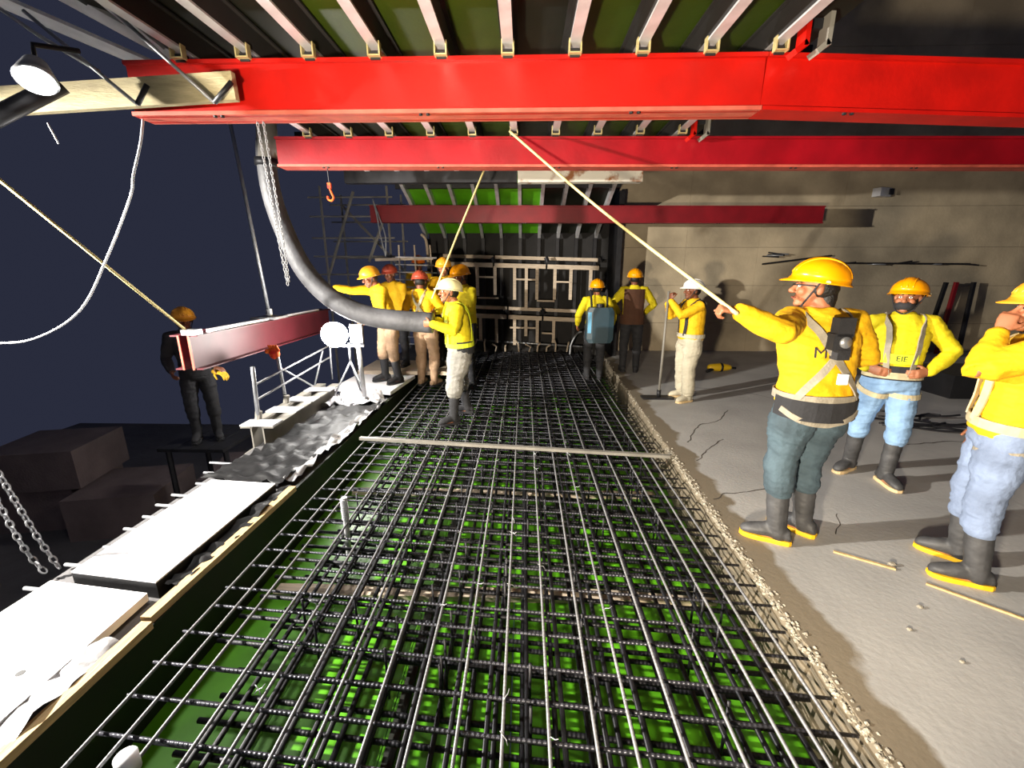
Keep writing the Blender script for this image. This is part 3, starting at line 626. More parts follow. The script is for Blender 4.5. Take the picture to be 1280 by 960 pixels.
for k, x_ in enumerate((8.6, 8.85, 9.25)): MB().box((x_, 9.35, .75), (.06, .06, 1.5), Matrix.Rotation(R(6 - 4 * k), 3, 'X')).solo('leaning_batten', M_dred if k % 2 else M_dark, ['dark batten leaning on the wall, left of three', 'reddish batten leaning on the wall, middle of three', 'dark batten leaning on the wall, right of three'][k], 'batten')
tr = MB(); tr.add([(5.9, 5.9, 0), (6.5, 5.9, 0), (6.5, 6.5, 0), (5.9, 6.5, 0), (5.75, 5.75, .36), (6.65, 5.75, .36), (6.65, 6.6, .36), (5.75, 6.6, .36)], [(3, 2, 1, 0), (0, 1, 5, 4), (1, 2, 6, 5), (2, 3, 7, 6), (3, 0, 4, 7), (4, 5, 6, 7)])
tr.solo('material_tub', M_black, 'dark tapered tub on the floor behind the hands-on-hips worker', 'tub')
# coil rod standing in the mat and white cap
cr = MB(); cr.tube([(-1.26, 2.7, -.3), (-1.25, 2.7, .17)], .020, 10)
for k in range(12): cr.tube([(-1.2555, 2.7, .0 + .0135 * k), (-1.2552, 2.7, .008 + .0135 * k)], .026, 10)
cr = cr.solo('threaded_rod', M_alu, 'pale threaded rod standing up through the rebar', 'rod')
cp = empty('sleeve_cap', (-1.41, 1.13, -.3), 'white round sleeve cap on the rebar at bottom left', 'cap')
MB().tube([(-1.42, 1.13, -.05), (-1.415, 1.125, .02)], .036, 20).build('cap', M_white, cp, True); MB().tube([(-1.41, 1.13, -.42), (-1.42, 1.13, -.05)], .024, 12).build('sleeve', M_galv, cp, True)
# ------------------------------------------------------------------ people
M_skin = mat('skin', rgb(164, 104, 72), .55, var=.18, scale=14, detail=5)
M_dskin = mat('dark_skin', rgb(122, 72, 48), .55, var=.18, scale=14, detail=5)
M_shirt = mat('yellow_shirt', rgb(230, 178, 0), .8, var=.1, scale=9, bump=.25, bscale=34)
M_shirt2 = mat('lime_yellow_shirt', rgb(218, 198, 12), .8, var=.1, scale=9, bump=.25, bscale=34)
M_jeanA = mat('dusty_teal_jeans', rgb(70, 88, 98), .85, var=.5, scale=6, bump=.3, bscale=38, detail=7)
M_jeanB = mat('light_blue_jeans', rgb(134, 168, 206), .85, var=.32, scale=6, bump=.3, bscale=38, detail=7)
M_jeanD = mat('faded_jeans', rgb(128, 144, 174), .85, var=.4, scale=5, bump=.3, bscale=38, detail=7)
M_khaki = mat('khaki_cloth', rgb(196, 188, 166), .85, var=.3, scale=6, bump=.3, bscale=38, detail=7)
M_tan = mat('tan_cloth', rgb(150, 122, 96), .85, var=.3, scale=6, bump=.3, bscale=38)
M_greyc = mat('grey_cloth', rgb(150, 148, 142), .85, var=.35, scale=6, bump=.3, bscale=38)
M_darkc = mat('dark_cloth', rgb(38, 38, 42), .85, var=.3, scale=8, bump=.2)
M_brown = mat('brown_cloth', rgb(78, 46, 26), .85, var=.3, scale=8, bump=.2)
M_boot = mat('dusty_rubber_boot', rgb(70, 70, 72), .6, var=.55, scale=9, detail=7, bump=.1)
M_sole = mat('yellow_sole', rgb(240, 184, 20), .6, var=.2, scale=9)
M_psole = mat('pale_sole', rgb(214, 186, 140), .7, var=.2, scale=9)
M_helY = mat('yellow_helmet', rgb(238, 156, 0), .3, var=.06, scale=5)
M_helA = mat('amber_helmet', rgb(232, 160, 40), .4, var=.1, scale=5)
M_helW = mat('white_helmet', rgb(238, 238, 232), .35, var=.05, scale=5)
M_helC = mat('cream_helmet', rgb(240, 232, 176), .4, var=.15, scale=8)
M_helO = mat('orange_helmet', rgb(232, 110, 20), .4, var=.15, scale=8)
M_helR = mat('dull_red_helmet', rgb(170, 70, 48), .45, var=.15, scale=8)
M_web = mat('grey_webbing', rgb(150, 142, 126), .8, var=.25, scale=22, bump=.2, bscale=90)
M_webp = mat('cream_webbing', rgb(196, 182, 146), .8, var=.25, scale=22)
M_hair = mat('black_hair', rgb(18, 16, 16), .6, var=.3, scale=30, bump=.4, bscale=80)
M_eye = mat('eye_white', rgb(228, 222, 214), .3, var=.03)
M_lip2 = mat('lips', rgb(140, 76, 62), .5, var=.1)
M_vest = mat('lime_vest', rgb(214, 226, 40), .7, var=.12, scale=9)
M_tank = mat('blue_grey_tank', rgb(40, 64, 76), .4, var=.15, scale=4)
M_tankb = mat('light_blue_panel', rgb(110, 176, 214), .4, var=.1, scale=4)

def ik(a, b, l1, l2, hint):
    d = b - a; L = min(d.length, (l1 + l2) * .995); u = d.normalized(); b = a + u * L
    x = (l1 * l1 - l2 * l2 + L * L) / (2 * L); h = math.sqrt(max(l1 * l1 - x * x, 0))
    hp = hint - u * hint.dot(u)
    if hp.length < 1e-4: hp = u.orthogonal()
    return a + u * x + hp.normalized() * h, b
def lerp(a, b, t): return a + (b - a) * t

def hand(mb, wr, d, nrm, side, s, curl=35, spread=.0):
    """palm, four unequal fingers and a thumb; d along the hand, nrm out of the palm, side = +1 thumb toward x"""
    d = d.normalized(); nrm = (nrm - d * nrm.dot(d)).normalized(); x = d.cross(nrm) * side
    def el(c, wx, wn, n=10): return [c + x * (wx * math.cos(2 * math.pi * j / n)) + nrm * (wn * math.sin(2 * math.pi * j / n)) for j in range(n)]
    mb.loft([el(wr + d * (t * s), a * s, b * s) for t, a, b in ((-.03, .024, .022), (.0, .027, .021), (.03, .036, .018), (.06, .042, .017), (.088, .041, .015), (.096, .034, .010))])
    for off, ln in ((.030, .070), (.010, .080), (-.011, .074), (-.030, .058)):
        p = wr + d * (.082 * s) + x * (off * s); dd = d.copy(); pts = [p - d * .02 * s, p]; 
        dd = (Matrix.Rotation(0, 3, 'X') @ dd)
        ang = 0
        for k, f in enumerate((.45, .32, .23)):
            ang += R(curl) * (1, .95, .7)[k]
            dv = d * math.cos(ang) + nrm * math.sin(ang)
            p = p + dv * (ln * 1.05 * f * s); pts.append(p)
        mb.limb(pts, [.0092 * s, .0092 * s, .0086 * s, .008 * s, .0068 * s], 8)
    p = wr + d * (.025 * s) + x * (.030 * s); v1 = (d * .62 + x * .68 + nrm * .38).normalized(); v2 = (d * .75 + x * .25 + nrm * .6).normalized()
    mb.limb([p - v1 * .012 * s, p + v1 * .035 * s, p + v1 * .035 * s + v2 * .028 * s, p + v1 * .035 * s + v2 * .05 * s], [.013 * s, .0115 * s, .0098 * s, .008 * s], 8)

def person(label, x, y, z, F, H, shirt, trouser, helmet, pose, vox=.009, skin=None, boot=None, sole=None, girth=1., sleeve_r=1., group='workers in yellow'):
    skin = skin or M_skin; boot = boot or M_boot; sole = sole or M_psole
    rz = math.atan2(-F[0], F[1])
    rt = empty('person', (x, y, z), label, 'person', group, rz)
    W = rootmat(rt); inv = W.inverted()
    s = H / 1.70; g = girth
    def L(p): return inv @ Vector(p)
    lean = Vector((*pose.get('lean', (0, 0)), 0)); yaw = R(pose.get('chest_yaw', 0))
    drop = pose.get('drop', 0.)
    pel = Vector((pose.get('hip', (0, 0))[0], pose.get('hip', (0, 0))[1], .93 - drop)) * s
    def spine(t):                                   # t = height above the pelvis, 0 .. .54 m
        k = max(t / .54, 0); return pel + Vector((lean.x * k ** 1.2 * s, lean.y * k ** 1.2 * s, (t - .5 * lean.length ** 2 * k) * s))
    def xa(t):
        a = yaw * min(max(t / .4, 0), 1); return Vector((math.cos(a), math.sin(a), 0))
    def ring(t, rx_, ry_, n=20, dy=0.):
        c = spine(t); xx_ = xa(t); up = (spine(t + .02) - spine(t - .02)).normalized(); yy_ = up.cross(xx_).normalized()
        out = []
        for j in range(n):
            a = 2 * math.pi * j / n; ca, sa = math.cos(a), math.sin(a)
            e = .86                                  # slightly squared section
            out.append(c + xx_ * (rx_ * s * math.copysign(abs(ca) ** e, ca)) + yy_ * (ry_ * s * math.copysign(abs(sa) ** e, sa) + dy * s))
        return out
    neck = spine(.52); cx = xa(.5); upv = (spine(.5) - spine(.3)).normalized(); cy = upv.cross(cx).normalized()
    sh = {1: spine(.455) + cx * (.172 * s), -1: spine(.455) - cx * (.172 * s)}
    hipj = {k: pel + Vector((k * .088 * s, 0, -.03 * s)) for k in (1, -1)}
    # arms
    ua, fa = .285 * s, .255 * s; elb = {}; wri = {}
    for k, nm in ((1, 'r'), (-1, 'l')):
        tg = pose.get(nm + 'w'); hint = Vector(pose.get(nm + 'e', (k * .5, -1, -.2)))
        if tg is None: tg = sh[k] + Vector((k * .07, .06, -.52)) * s
        else: tg = Vector(tg) * s if len(tg) == 3 else L(tg[:3])
        elb[k], wri[k] = ik(sh[k], tg, ua, fa, hint)
    # legs
    ank = {}; kne = {}; toe = {}
    for k, nm in ((1, 'r'), (-1, 'l')):
        f = pose.get(nm + 'f', (k * .11, 0, k * -8)); ank[k] = Vector((f[0] * s, f[1] * s, .085 * s)); a = R(f[2]); toe[k] = Vector((-math.sin(a), math.cos(a), 0))
        kne[k], _ = ik(hipj[k], ank[k], .408 * s, .412 * s, toe[k] + Vector((k * .15, 0, 0)))
    # head frame
    hy = pose.get('head', (0, 0)); Mh = Matrix.Rotation(yaw + R(hy[0]), 3, 'Z') @ Matrix.Rotation(R(hy[1]), 3, 'X')
    hc = neck + upv * (.13 * s) + cy * (.02 * s) + Mh @ Vector((0, .015 * s, 0))
    def h(p): return hc + Mh @ (Vector(p) * s)
    def hr(*r): return tuple(q * s for q in r)
    # ---- body: one continuous skinned figure
    b = MB()
    b.loft([ring(t, a * g, c * g) for t, a, c in ((-.12, .09, .07), (-.08, .15, .105), (0, .155, .108), (.13, .138, .098), (.27, .152, .104), (.39, .158, .10), (.46, .125, .08), (.51, .065, .06), (.53, .05, .05))])
    b.limb([neck - upv * .05 * s, neck + upv * .02 * s, h((0, -.018, -.06))], [.062 * s, .055 * s, .054 * s], 12)
    for k in (1, -1):
        b.limb([sh[k] - cx * (k * .02 * s), lerp(sh[k], elb[k], .5), elb[k], lerp(elb[k], wri[k], .35), wri[k]], [.05 * s, .044 * s, .037 * s, .038 * s, .026 * s])
        b.limb([hipj[k], lerp(hipj[k], kne[k], .5), kne[k], lerp(kne[k], ank[k], .35), ank[k]], [.08 * s, .07 * s, .05 * s, .05 * s, .035 * s])
        b.limb([ank[k] - toe[k] * .03 * s + Vector((0, 0, -.045 * s)), ank[k] + toe[k] * .12 * s + Vector((0, 0, -.05 * s))], [.032 * s, .028 * s])
        nm = 'r' if k == 1 else 'l'; hd = pose.get(nm + 'h')
        d = (wri[k] - elb[k]).normalized()
        if hd:
            if hd[0] is not None: d = (inv.to_3x3() @ Vector(hd[0])) if len(hd) > 3 and hd[3] == 'w' else Vector(hd[0])
            nn = (inv.to_3x3() @ Vector(hd[1])) if len(hd) > 3 and hd[3] == 'w' else Vector(hd[1]); cu = hd[2]
        else: nn = Vector((-k, .1, 0)); cu = 24
        hand(b, wri[k] + d * .01, d, nn, k if nn.dot(Vector((-k, .1, 0))) >= -.2 else k, s, cu)
    b.ell(h((0, -.012, .035)), hr(.076, .095, .088), Mh); b.ell(h((0, .028, -.04)), hr(.06, .066, .078), Mh); b.ell(h((0, .072, -.098)), hr(.028, .024, .022), Mh)
    b.ell(h((0, .082, .022)), hr(.052, .018, .013), Mh); b.ell(h((0, .09, -.068)), hr(.024, .014, .013), Mh)
    b.limb([h((0, .092, .012)), h((0, .108, -.012)), h((0, .119, -.03))], [.010 * s, .012 * s, .0165 * s], 8)
    for k in (1, -1):
        b.ell(h((k * .034, .068, -.03)), hr(.028, .026, .026), Mh); b.ell(h((k * .079, -.008, -.012)), hr(.011, .02, .032), Mh); b.ell(h((k * .013, .108, -.034)), hr(.010, .010, .009), Mh)
    body = link('body', remesh(b.mesh('body'), vox * .8, 1), skin, rt)
    for k in (1, -1):
        e = MB().ell(h((k * .031, .087, .002)), hr(.013, .010, .009), Mh, 10, 6).build('eye', M_eye, rt, True, True)
        MB().ell(h((k * .031, .0955, .002)), hr(.0055, .004, .006), Mh, 8, 5).build('iris', M_hair, e, True, True)
        MB().limb([h((k * .014, .098, .02)), h((k * .034, .095, .026)), h((k * .05, .083, .02))], [.004 * s, .005 * s, .003 * s], 6).build('eyebrow', M_hair, rt, True, True)
    MB().limb([h((-.022, .094, -.067)), h((0, .1055, -.066)), h((.022, .094, -.067))], [.004 * s, .007 * s, .004 * s], 8).build('lips', M_lip2, rt, True, True)
    # ---- shirt
    t_ = MB()
    hem = pose.get('hem', -.06)
    t_.loft([ring(t, a * g, c * g, dy=dy) for t, a, c, dy in ((hem - .02, .150, .11, 0), (hem, .176, .130, 0), (.06, .172, .128, .0), (.14, .165, .124, 0), (.27, .178, .126, .004), (.37, .184, .120, .0), (.44, .165, .100, 0), (.49, .110, .082, 0), (.525, .072, .07, 0), (.54, .062, .062, 0))])
    torso_v = [p.copy() for p in t_.v]; torso_f = [list(f) for f in t_.f]
    for k in (1, -1):
        cuff = lerp(elb[k], wri[k], .96)
        r0 = s * sleeve_r
        t_.limb([sh[k] - cx * (k * .045 * s), sh[k], lerp(sh[k], elb[k], .45), lerp(sh[k], elb[k], .85), elb[k], lerp(elb[k], wri[k], .3), lerp(elb[k], wri[k], .75), cuff], [.07 * r0, .074 * r0, .066 * r0, .058 * r0, .055 * r0, .055 * r0, .046 * r0, .041 * r0], 14)
    sd = x * 7 + y * 3
    shirt_o = link('shirt', remesh(t_.mesh('shirt'), vox, 3, .0085 * s, 15, sd), shirt, rt)
    # ---- trousers
    p_ = MB(); boot_top = pose.get('boot_top', .33)
    p_.loft([ring(t, a * g, c * g) for t, a, c in ((-.13, .12, .09), (-.09, .168, .122), (-.03, .172, .128), (.03, .166, .122), (.065, .160, .118), (.075, .13, .09))])
    pv = [q.copy() for q in p_.v]; pf = [list(f) for f in p_.f]
    for k in (1, -1):
        u = 1 - (boot_top - .085) / max((kne[k].z / s - .085), .05); u = min(max(u, .2), .95); end = lerp(kne[k], ank[k], u)
        bag = pose.get('bag', 1.)
        p_.limb([hipj[k] + Vector((0, 0, .03 * s)), lerp(hipj[k], kne[k], .3), lerp(hipj[k], kne[k], .7), kne[k], lerp(kne[k], end, .5), end], [.098 * s * g, .096 * s * g * bag, .082 * s * bag, .074 * s * bag, .074 * s * bag, .072 * s * bag], 14)
    link('trousers', remesh(p_.mesh('trousers'), vox, 3, .011 * s, 13, sd + 4), trouser, rt)
    # ---- boots with soles
    for k in (1, -1):
        m = MB(); end = lerp(kne[k], ank[k], u); f = toe[k]; rgt = Vector((f.y, -f.x, 0)); a0 = Vector((ank[k].x, ank[k].y, 0))
        m.limb([lerp(kne[k], ank[k], u - .12), lerp(end, ank[k], .5), ank[k] + Vector((0, 0, .01)), a0 + Vector((0, 0, .06 * s)) - f * .01], [.064 * s, .061 * s, .055 * s, .052 * s], 14)
        rr = []
        for t, hw, hh in ((-.085, .022, .02), (-.075, .036, .038), (-.03, .042, .05), (.04, .042, .052), (.10, .048, .042), (.15, .047, .034), (.185, .036, .026), (.2, .018, .016)):
            c = a0 + f * (t * s) + Vector((0, 0, (.022 + hh) * s)); rr.append([c + rgt * (hw * s * math.cos(2 * math.pi * j / 12)) + Vector((0, 0, hh * s * math.sin(2 * math.pi * j / 12))) for j in range(12)])
        m.loft(rr)
        bo = link('boot', remesh(m.mesh('boot'), vox, 2, .003, 20, sd), boot, rt)
        ol = [(-.09, .02), (-.075, .036), (-.03, .042), (.04, .042), (.10, .049), (.15, .048), (.187, .037), (.203, .018)]
        out = [(t, w_) for t, w_ in ol] + [(t, -w_) for t, w_ in reversed(ol)]
        q = MB(); q.loft([[a0 + f * (t * s * e) + rgt * (w_ * s * e) + Vector((0, 0, zz_ * s)) for t, w_ in out] for e, zz_ in ((.97, .001), (1.0, .006), (1.0, .026), (.96, .03))]).build('sole', sole, bo, False, True)
    # ---- helmet
    if helmet:
        tilt = Matrix.Rotation(R(pose.get('hel_tilt', 4)), 3, 'X'); Hm = Mh @ tilt; o0 = h((0, -.008, .038))
        def hp(p): return o0 + Hm @ (Vector(p) * s)
        he = MB(); n = 28; rows = []
        for i in range(9):
            ph = R(90) * i / 8.4
            row = []
            for j in range(n):
                a = 2 * math.pi * j / n; cx_, cy_ = math.cos(a), math.sin(a)
                rx_, ry_, rz_ = .122, .146, .118
                px_ = rx_ * math.cos(ph) * cx_; py_ = ry_ * math.cos(ph) * cy_; pz_ = rz_ * math.sin(ph) ** .9
                if abs(px_) < .024 and ph > .3: pz_ += .008; 
                row.append(hp((px_, py_, pz_)))
            rows.append(row)
        he.loft(rows)
        hs = he.build('helmet', helmet, rt, True, True)
        br = MB(); rows = []
        for e, zz_ in ((.98, .008), (1.0, -.006), (1.06, -.012), (1.06, -.017), (.97, -.012)):
            row = []
            for j in range(n):
                a = 2 * math.pi * j / n; fr = max(0, math.sin(a)); ext = (e - .98) / .08
                rad = 1 + (e - 1) + (.26 * fr ** 3) * max(ext, 0)
                row.append(hp((.125 * (1 + (e - 1) * 1.2) * math.cos(a), .149 * rad * math.sin(a), zz_ - .012 * fr ** 3 * max(ext, 0))))
            rows.append(row)
        br.loft(rows, False).build('brim', helmet, hs, True, True)
        for i_ in (-1, 0, 1):
            MB().tube([hp((i_ * .035, .146 * math.cos(a) * (1 - .06 * abs(i_)), .002 + .118 * math.sin(a) * (1 - .03 * abs(i_)))) for a in [R(12 + 156 * q / 14) for q in range(15)]], .006 * s, 6).build('ridge', helmet, hs, True, True)
        for k in (1, -1): MB().tube([hp((k * .115, -.02, -.005)), hp((k * .130, -.02, -.008))], .011 * s, 10).build('strap_hub', M_webp, hs, False, True)
        st = [hp((-.105, .01, -.012)), h((-.074, .035, -.05)), h((-.05, .055, -.1)), h((0, .062, -.128)), h((.05, .055, -.1)), h((.074, .035, -.05)), hp((.105, .01, -.012))]
        MB().tube(spline(st, 5), .0055 * s, 6).build('chin_strap', M_darkc, hs, True, True)
        MB().ell(h((0, -.03, -.005)), hr(.078, .082, .07), Mh).build('hair', M_hair, rt, True, True)
    # ---- strap helper following the clothed torso
    bv = BVHTree.FromPolygons([tuple(v) for v in torso_v + pv], torso_f + [[i + len(torso_v) for i in f] for f in pf])
    def surf(ang, t, off):
        a = R(ang); c = spine(t); xx_ = xa(t); up = (spine(t + .02) - spine(t - .02)).normalized(); yy_ = up.cross(xx_).normalized()
        d = yy_ * math.cos(a) + xx_ * math.sin(a)
        hit = bv.ray_cast(c + d * .7, -d)
        p = hit[0] if hit[0] is not None else c + d * .14 * s
        return p + d * off, d
    def strap(name, pts, wd, m, off=.016, th=.004, parent=None):
        P = spline([Vector((a, t, 0)) for a, t in pts], 8); A = [surf(p.x, p.y, off) for p in P]
        rows = []
        for i, (p, d) in enumerate(A):
            tg = (A[min(i + 1, len(A) - 1)][0] - A[max(i - 1, 0)][0]).normalized(); sd_ = tg.cross(d).normalized() * (wd / 2)
            rows.append([p - sd_ - d * th, p + sd_ - d * th, p + sd_ + d * th, p - sd_ + d * th])
        return MB().loft(rows).build(name, m, parent or rt, False, True)
    return dict(rt=rt, strap=strap, surf=surf, s=s, h=h, Mh=Mh, elb=elb, wri=wri, sh=sh, kne=kne, hipj=hipj, ank=ank, W=W, inv=inv, spine=spine, xa=xa, hr=hr)
def full_harness(P, m=None, m2=None, off=.016):
    m = m or M_web; m2 = m2 or m; st = P['strap']
    st('waist_belt', [(0, .03), (60, .03), (120, .03), (180, .03), (240, .03), (300, .03), (360, .03)], .05, m2, off)
    st('shoulder_strap', [(28, .03), (34, .2), (36, .34), (50, .45), (95, .515), (140, .44), (165, .34), (190, .24), (220, .12), (235, .04)], .04, m, off)
    st('shoulder_strap', [(-28, .03), (-34, .2), (-36, .34), (-50, .45), (-95, .515), (-140, .44), (-165, .34), (-190, .24), (-220, .12), (-235, .04)], .04, m, off)
def thigh_loop(P, k, m, t=.22, r=.112):
    s = P['s']; a = P['hipj'][k]; b = P['kne'][k]; c = lerp(a, b, t); ax = (b - a).normalized()
    u = ax.orthogonal().normalized(); v = ax.cross(u); rows = []
    for j in range(25):
        an = 2 * math.pi * j / 24; d = u * math.cos(an) + v * math.sin(an); p = c + d * r * s + Vector((0, 0, .03 * math.cos(an + 1)))
        rows.append([p - ax * .02, p + ax * .02, p + ax * .02 + d * .006, p - ax * .02 + d * .006])
    MB().loft(rows).build('thigh_loop', m, P['rt'], False, True)
def ptext(P, txt, ang, t, size, m, off=.014, tilt=0):
    cu = bpy.data.curves.new('txt', 'FONT'); cu.body = txt; cu.size = 1; cu.align_x = 'CENTER'; cu.align_y = 'CENTER'; cu.extrude = 0
    ob = bpy.data.objects.new('txt', cu); COL.objects.link(ob); dg = bpy.context.evaluated_depsgraph_get(); dg.update()
    me = bpy.data.meshes.new_from_object(ob.evaluated_get(dg)); bpy.data.objects.remove(ob)
    bm = bmesh.new(); bm.from_mesh(me); bmesh.ops.subdivide_edges(bm, edges=bm.edges, cuts=1); 
    for v in bm.verts:
        q = Vector((v.co.x * size, v.co.y * size)); 
        # viewed from outside, +x of the text runs counter-clockwise as seen from above for the back
        a = ang - math.degrees(q.x / .16); p, d = P['surf'](a, t + q.y, off)
        v.co = p
    bm.to_mesh(me); bm.free(); link('lettering', me, m, P['rt'])

# --- A: foreground worker hauling on the rope
A = person('worker hauling on the yellow rope in the foreground, seen from behind, dark teal jeans', 1.77, 2.58, 0, (.0, 1.0), 1.74, M_shirt, M_jeanA, M_helY,
    dict(lean=(-.05, .0), chest_yaw=0, head=(66, 4), lw=(1.15, 2.36, 1.495, 'w'), le=(-.57, -.83, -.1), rw=(.22, .28, 1.10), re=(1, -.3, -.6),
         lf=(-.12, -.06, 62), rf=(.10, .04, 40), lh=((-1, .05, .2), (.1, .3, -1), 70, 'w'), boot_top=.36, hem=-.02, bag=1.14), .008, boot=M_boot, sole=M_sole, girth=1.16, sleeve_r=1.15)
full_harness(A)
A['strap']('waist_pad', [(90, -.03), (130, -.035), (180, -.04), (230, -.035), (270, -.03)], .12, M_darkc, .018, .008)
A['strap']('hip_strap', [(120, -.05), (160, -.10), (180, -.115), (220, -.10), (255, -.04)], .035, M_web, .03)
thigh_loop(A, -1, M_webp, .16); thigh_loop(A, 1, M_webp, .18)
p, d = A['surf'](178, .40, .045); ml = MB()
q = d.to_track_quat('Y', 'Z').to_matrix()
for dx, dz, w_, h_ in ((0, .05, .09, .10), (.01, -.03, .10, .09), (-.01, -.10, .07, .06)): ml.box(p + q @ Vector((dx, 0, dz)), (w_, .06, h_), q)
ml.build('lanyard_pack', M_darkc, A['rt'], False, True)
MB().tube([p + q @ Vector((0, .03, -.03)), p + q @ Vector((0, .045, -.03))], .032, 12).build('back_ring', M_galv, A['rt'], True, True)
p2, d2 = A['surf'](168, .16, .03); MB().box(p2, (.05, .02, .06), q).build('label_tag', M_white, A['rt'], False, True)
ptext(A, 'M', 208, .30, .085, M_darkc, .017)
h = A['h']; MB().ell(h((0, -.06, -.06)), A['hr'](.06, .05, .1), A['Mh']).build('hair_tail', M_hair, A['rt'], True, True)
for k in (1, -1): MB().tube([h((k * .012, .115, .004)), h((k * .05, .105, .006)), h((k * .078, .03, .006)), h((k * .082, -.01, .0))], .004, 6).build('glasses', M_black, A['rt'], True, True)
# --- B: hands on hips
B = person('worker standing with hands on hips in light blue jeans, facing the camera', 2.95, 3.45, 0, (-.42, -.90), 1.62, M_shirt2, M_jeanB, M_helY,
    dict(lean=(0, -.03), head=(-24, 4), lw=(-.20, .10, 1.01), le=(-1, -.45, .1), rw=(.20, .10, 1.01), re=(1, -.45, .1),
         lh=((.85, .5, -.15), (.3, -.9, 0), 22), rh=((-.85, .5, -.15), (-.3, -.9, 0), 22), lf=(-.09, .06, 18), rf=(.13, -.12, -38), boot_top=.42, hem=.055, bag=1.08), .008, sole=M_psole, girth=1.06)
B['strap']('shirt_band', [(-180, .06), (-90, .05), (0, .05), (90, .05), (180, .06)], .11, M_darkc, .012, .006)
full_harness(B, M_web, M_webp, .02); thigh_loop(B, 1, M_webp, .2); thigh_loop(B, -1, M_webp, .24)
B['strap']('chest_patch', [(38, .17), (0, .165), (-38, .17)], .075, M_vest, .018, .006)
ptext(B, 'EIE', 0, .168, .06, M_darkc, .0265)
h = B['h']; MB().ell(h((0, .042, -.062)), B['hr'](.066, .076, .048), B['Mh']).build('dark_mask', M_darkc, B['rt'], True, True)
# --- D: right edge, hand to the helmet
D = person('worker at the right edge raising a hand to the helmet, faded jeans', 2.59, 2.25, 0, (-.80, .60), 1.64, M_shirt, M_jeanD, M_helA,
    dict(lean=(-.02, -.03), head=(14, 0), lw=(2.41, 2.25, 1.40, 'w'), le=(-.44, .92, -.6), lh=((.35, .05, .93), (.8, .5, -.2), 40, 'w'),
         lf=(-.13, -.02, 10), rf=(.12, .02, -10), boot_top=.36, hem=-.03, bag=1.08), .008, skin=M_skin, sole=M_sole, girth=1.12, sleeve_r=1.15)
full_harness(D, M_webp, M_webp); thigh_loop(D, -1, M_web, .2)
# --- C: white helmet, leaning on a tool handle
C = person('worker in a white helmet and khaki trousers leaning on a long-handled float', 2.22, 5.78, 0, (-.98, -.18), 1.58, M_shirt, M_khaki, M_helW,
    dict(lean=(0, .0), head=(-4, 2), lw=(1.90, 5.72, 1.34, 'w'), le=(-.5, -.2, -1), rw=(1.90, 5.84, 1.30, 'w'), re=(.5, -.2, -1),
         lh=((0, .1, 1), (1, .3, 0), 60, 'w'), rh=((0, -.1, 1), (1, -.3, 0), 60, 'w'), lf=(-.13, .03, 14), rf=(.12, -.02, -10), boot_top=.16, bag=1.22, hem=-.02), .009, skin=M_dskin, boot=M_khaki, girth=1.14)
full_harness(C, M_darkc, M_khaki)
fo = empty('concrete_float', (1.87, 5.82, 0), 'long-handled float with flat plate held by the white-helmeted worker', 'float')
MB().tube([(1.88, 5.82, .04), (1.885, 5.79, 1.46)], .017, 8).build('handle', M_grey, fo, True)
MB().box((1.86, 5.82, .014), (.42, .16, .022)).build('plate', M_dark, fo); MB().tube([(1.88, 5.82, .02), (1.88, 5.82, .12)], .03, 8).build('socket', M_dark, fo, True)
# --- E: back view with sprayer tank
Ew = person('worker seen from behind carrying a blue-grey tank on the back', 1.17, 7.1, -.04, (.05, 1), 1.60, M_shirt2, M_darkc, M_helY,
    dict(head=(-4, 0), lw=(-.3, .12, .95), rw=(.3, .12, .95)), .011, boot=M_darkc, sole=M_darkc)
tk = empty('sprayer_tank', (1.19, 6.86, .78), 'blue-grey backpack tank on the worker seen from behind', 'tank')
q = MB(); q.loft([[Vector((1.19, 6.83, z)) + Vector((a * w_, c * .085, 0)) for a, c in ((-1, -1), (-.6, -1.15), (.6, -1.15), (1, -1), (1, 1), (-1, 1))] for z, w_ in ((.62, .17), (.68, .205), (1.10, .205), (1.17, .17))]).build('tank_body', M_tank, tk)
MB().box((1.02, 6.728, .94), (.055, .02, .32)).build('light_panel', M_tankb, tk)
MB().tube([(1.19, 6.84, 1.16), (1.19, 6.84, 1.22)], .06, 12).build('lid', M_black, tk)
for k in (1, -1): MB().tube(spline([(1.19 + k * .12, 6.9, 1.12), (1.19 + k * .13, 7.05, 1.42), (1.19 + k * .13, 7.24, 1.2), (1.19 + k * .15, 7.1, .9)], 5), .016, 6).build('shoulder_belt', M_darkc, tk, True)
# --- F: dark vest, back view
Fw = person('worker in a dark brown vest standing with back turned by the wall', 1.86, 7.5, 0, (.15, 1), 1.72, M_shirt2, M_darkc, M_helY,
    dict(head=(0, 0), lw=(-.22, .2, 1.0), rw=(.22, .2, 1.0), le=(-1, -.4, -.2), re=(1, -.4, -.2)), .011, boot=M_darkc, sole=M_darkc, skin=M_dskin)
Fw['strap']('vest_back', [(120, .25), (150, .25), (180, .25), (210, .25), (240, .25)], .46, M_brown, .02, .01)
Fw['strap']('vest_skirt', [(60, -.0), (120, -.02), (180, -.02), (240, -.02), (300, 0)], .16, M_brown, .02, .01)
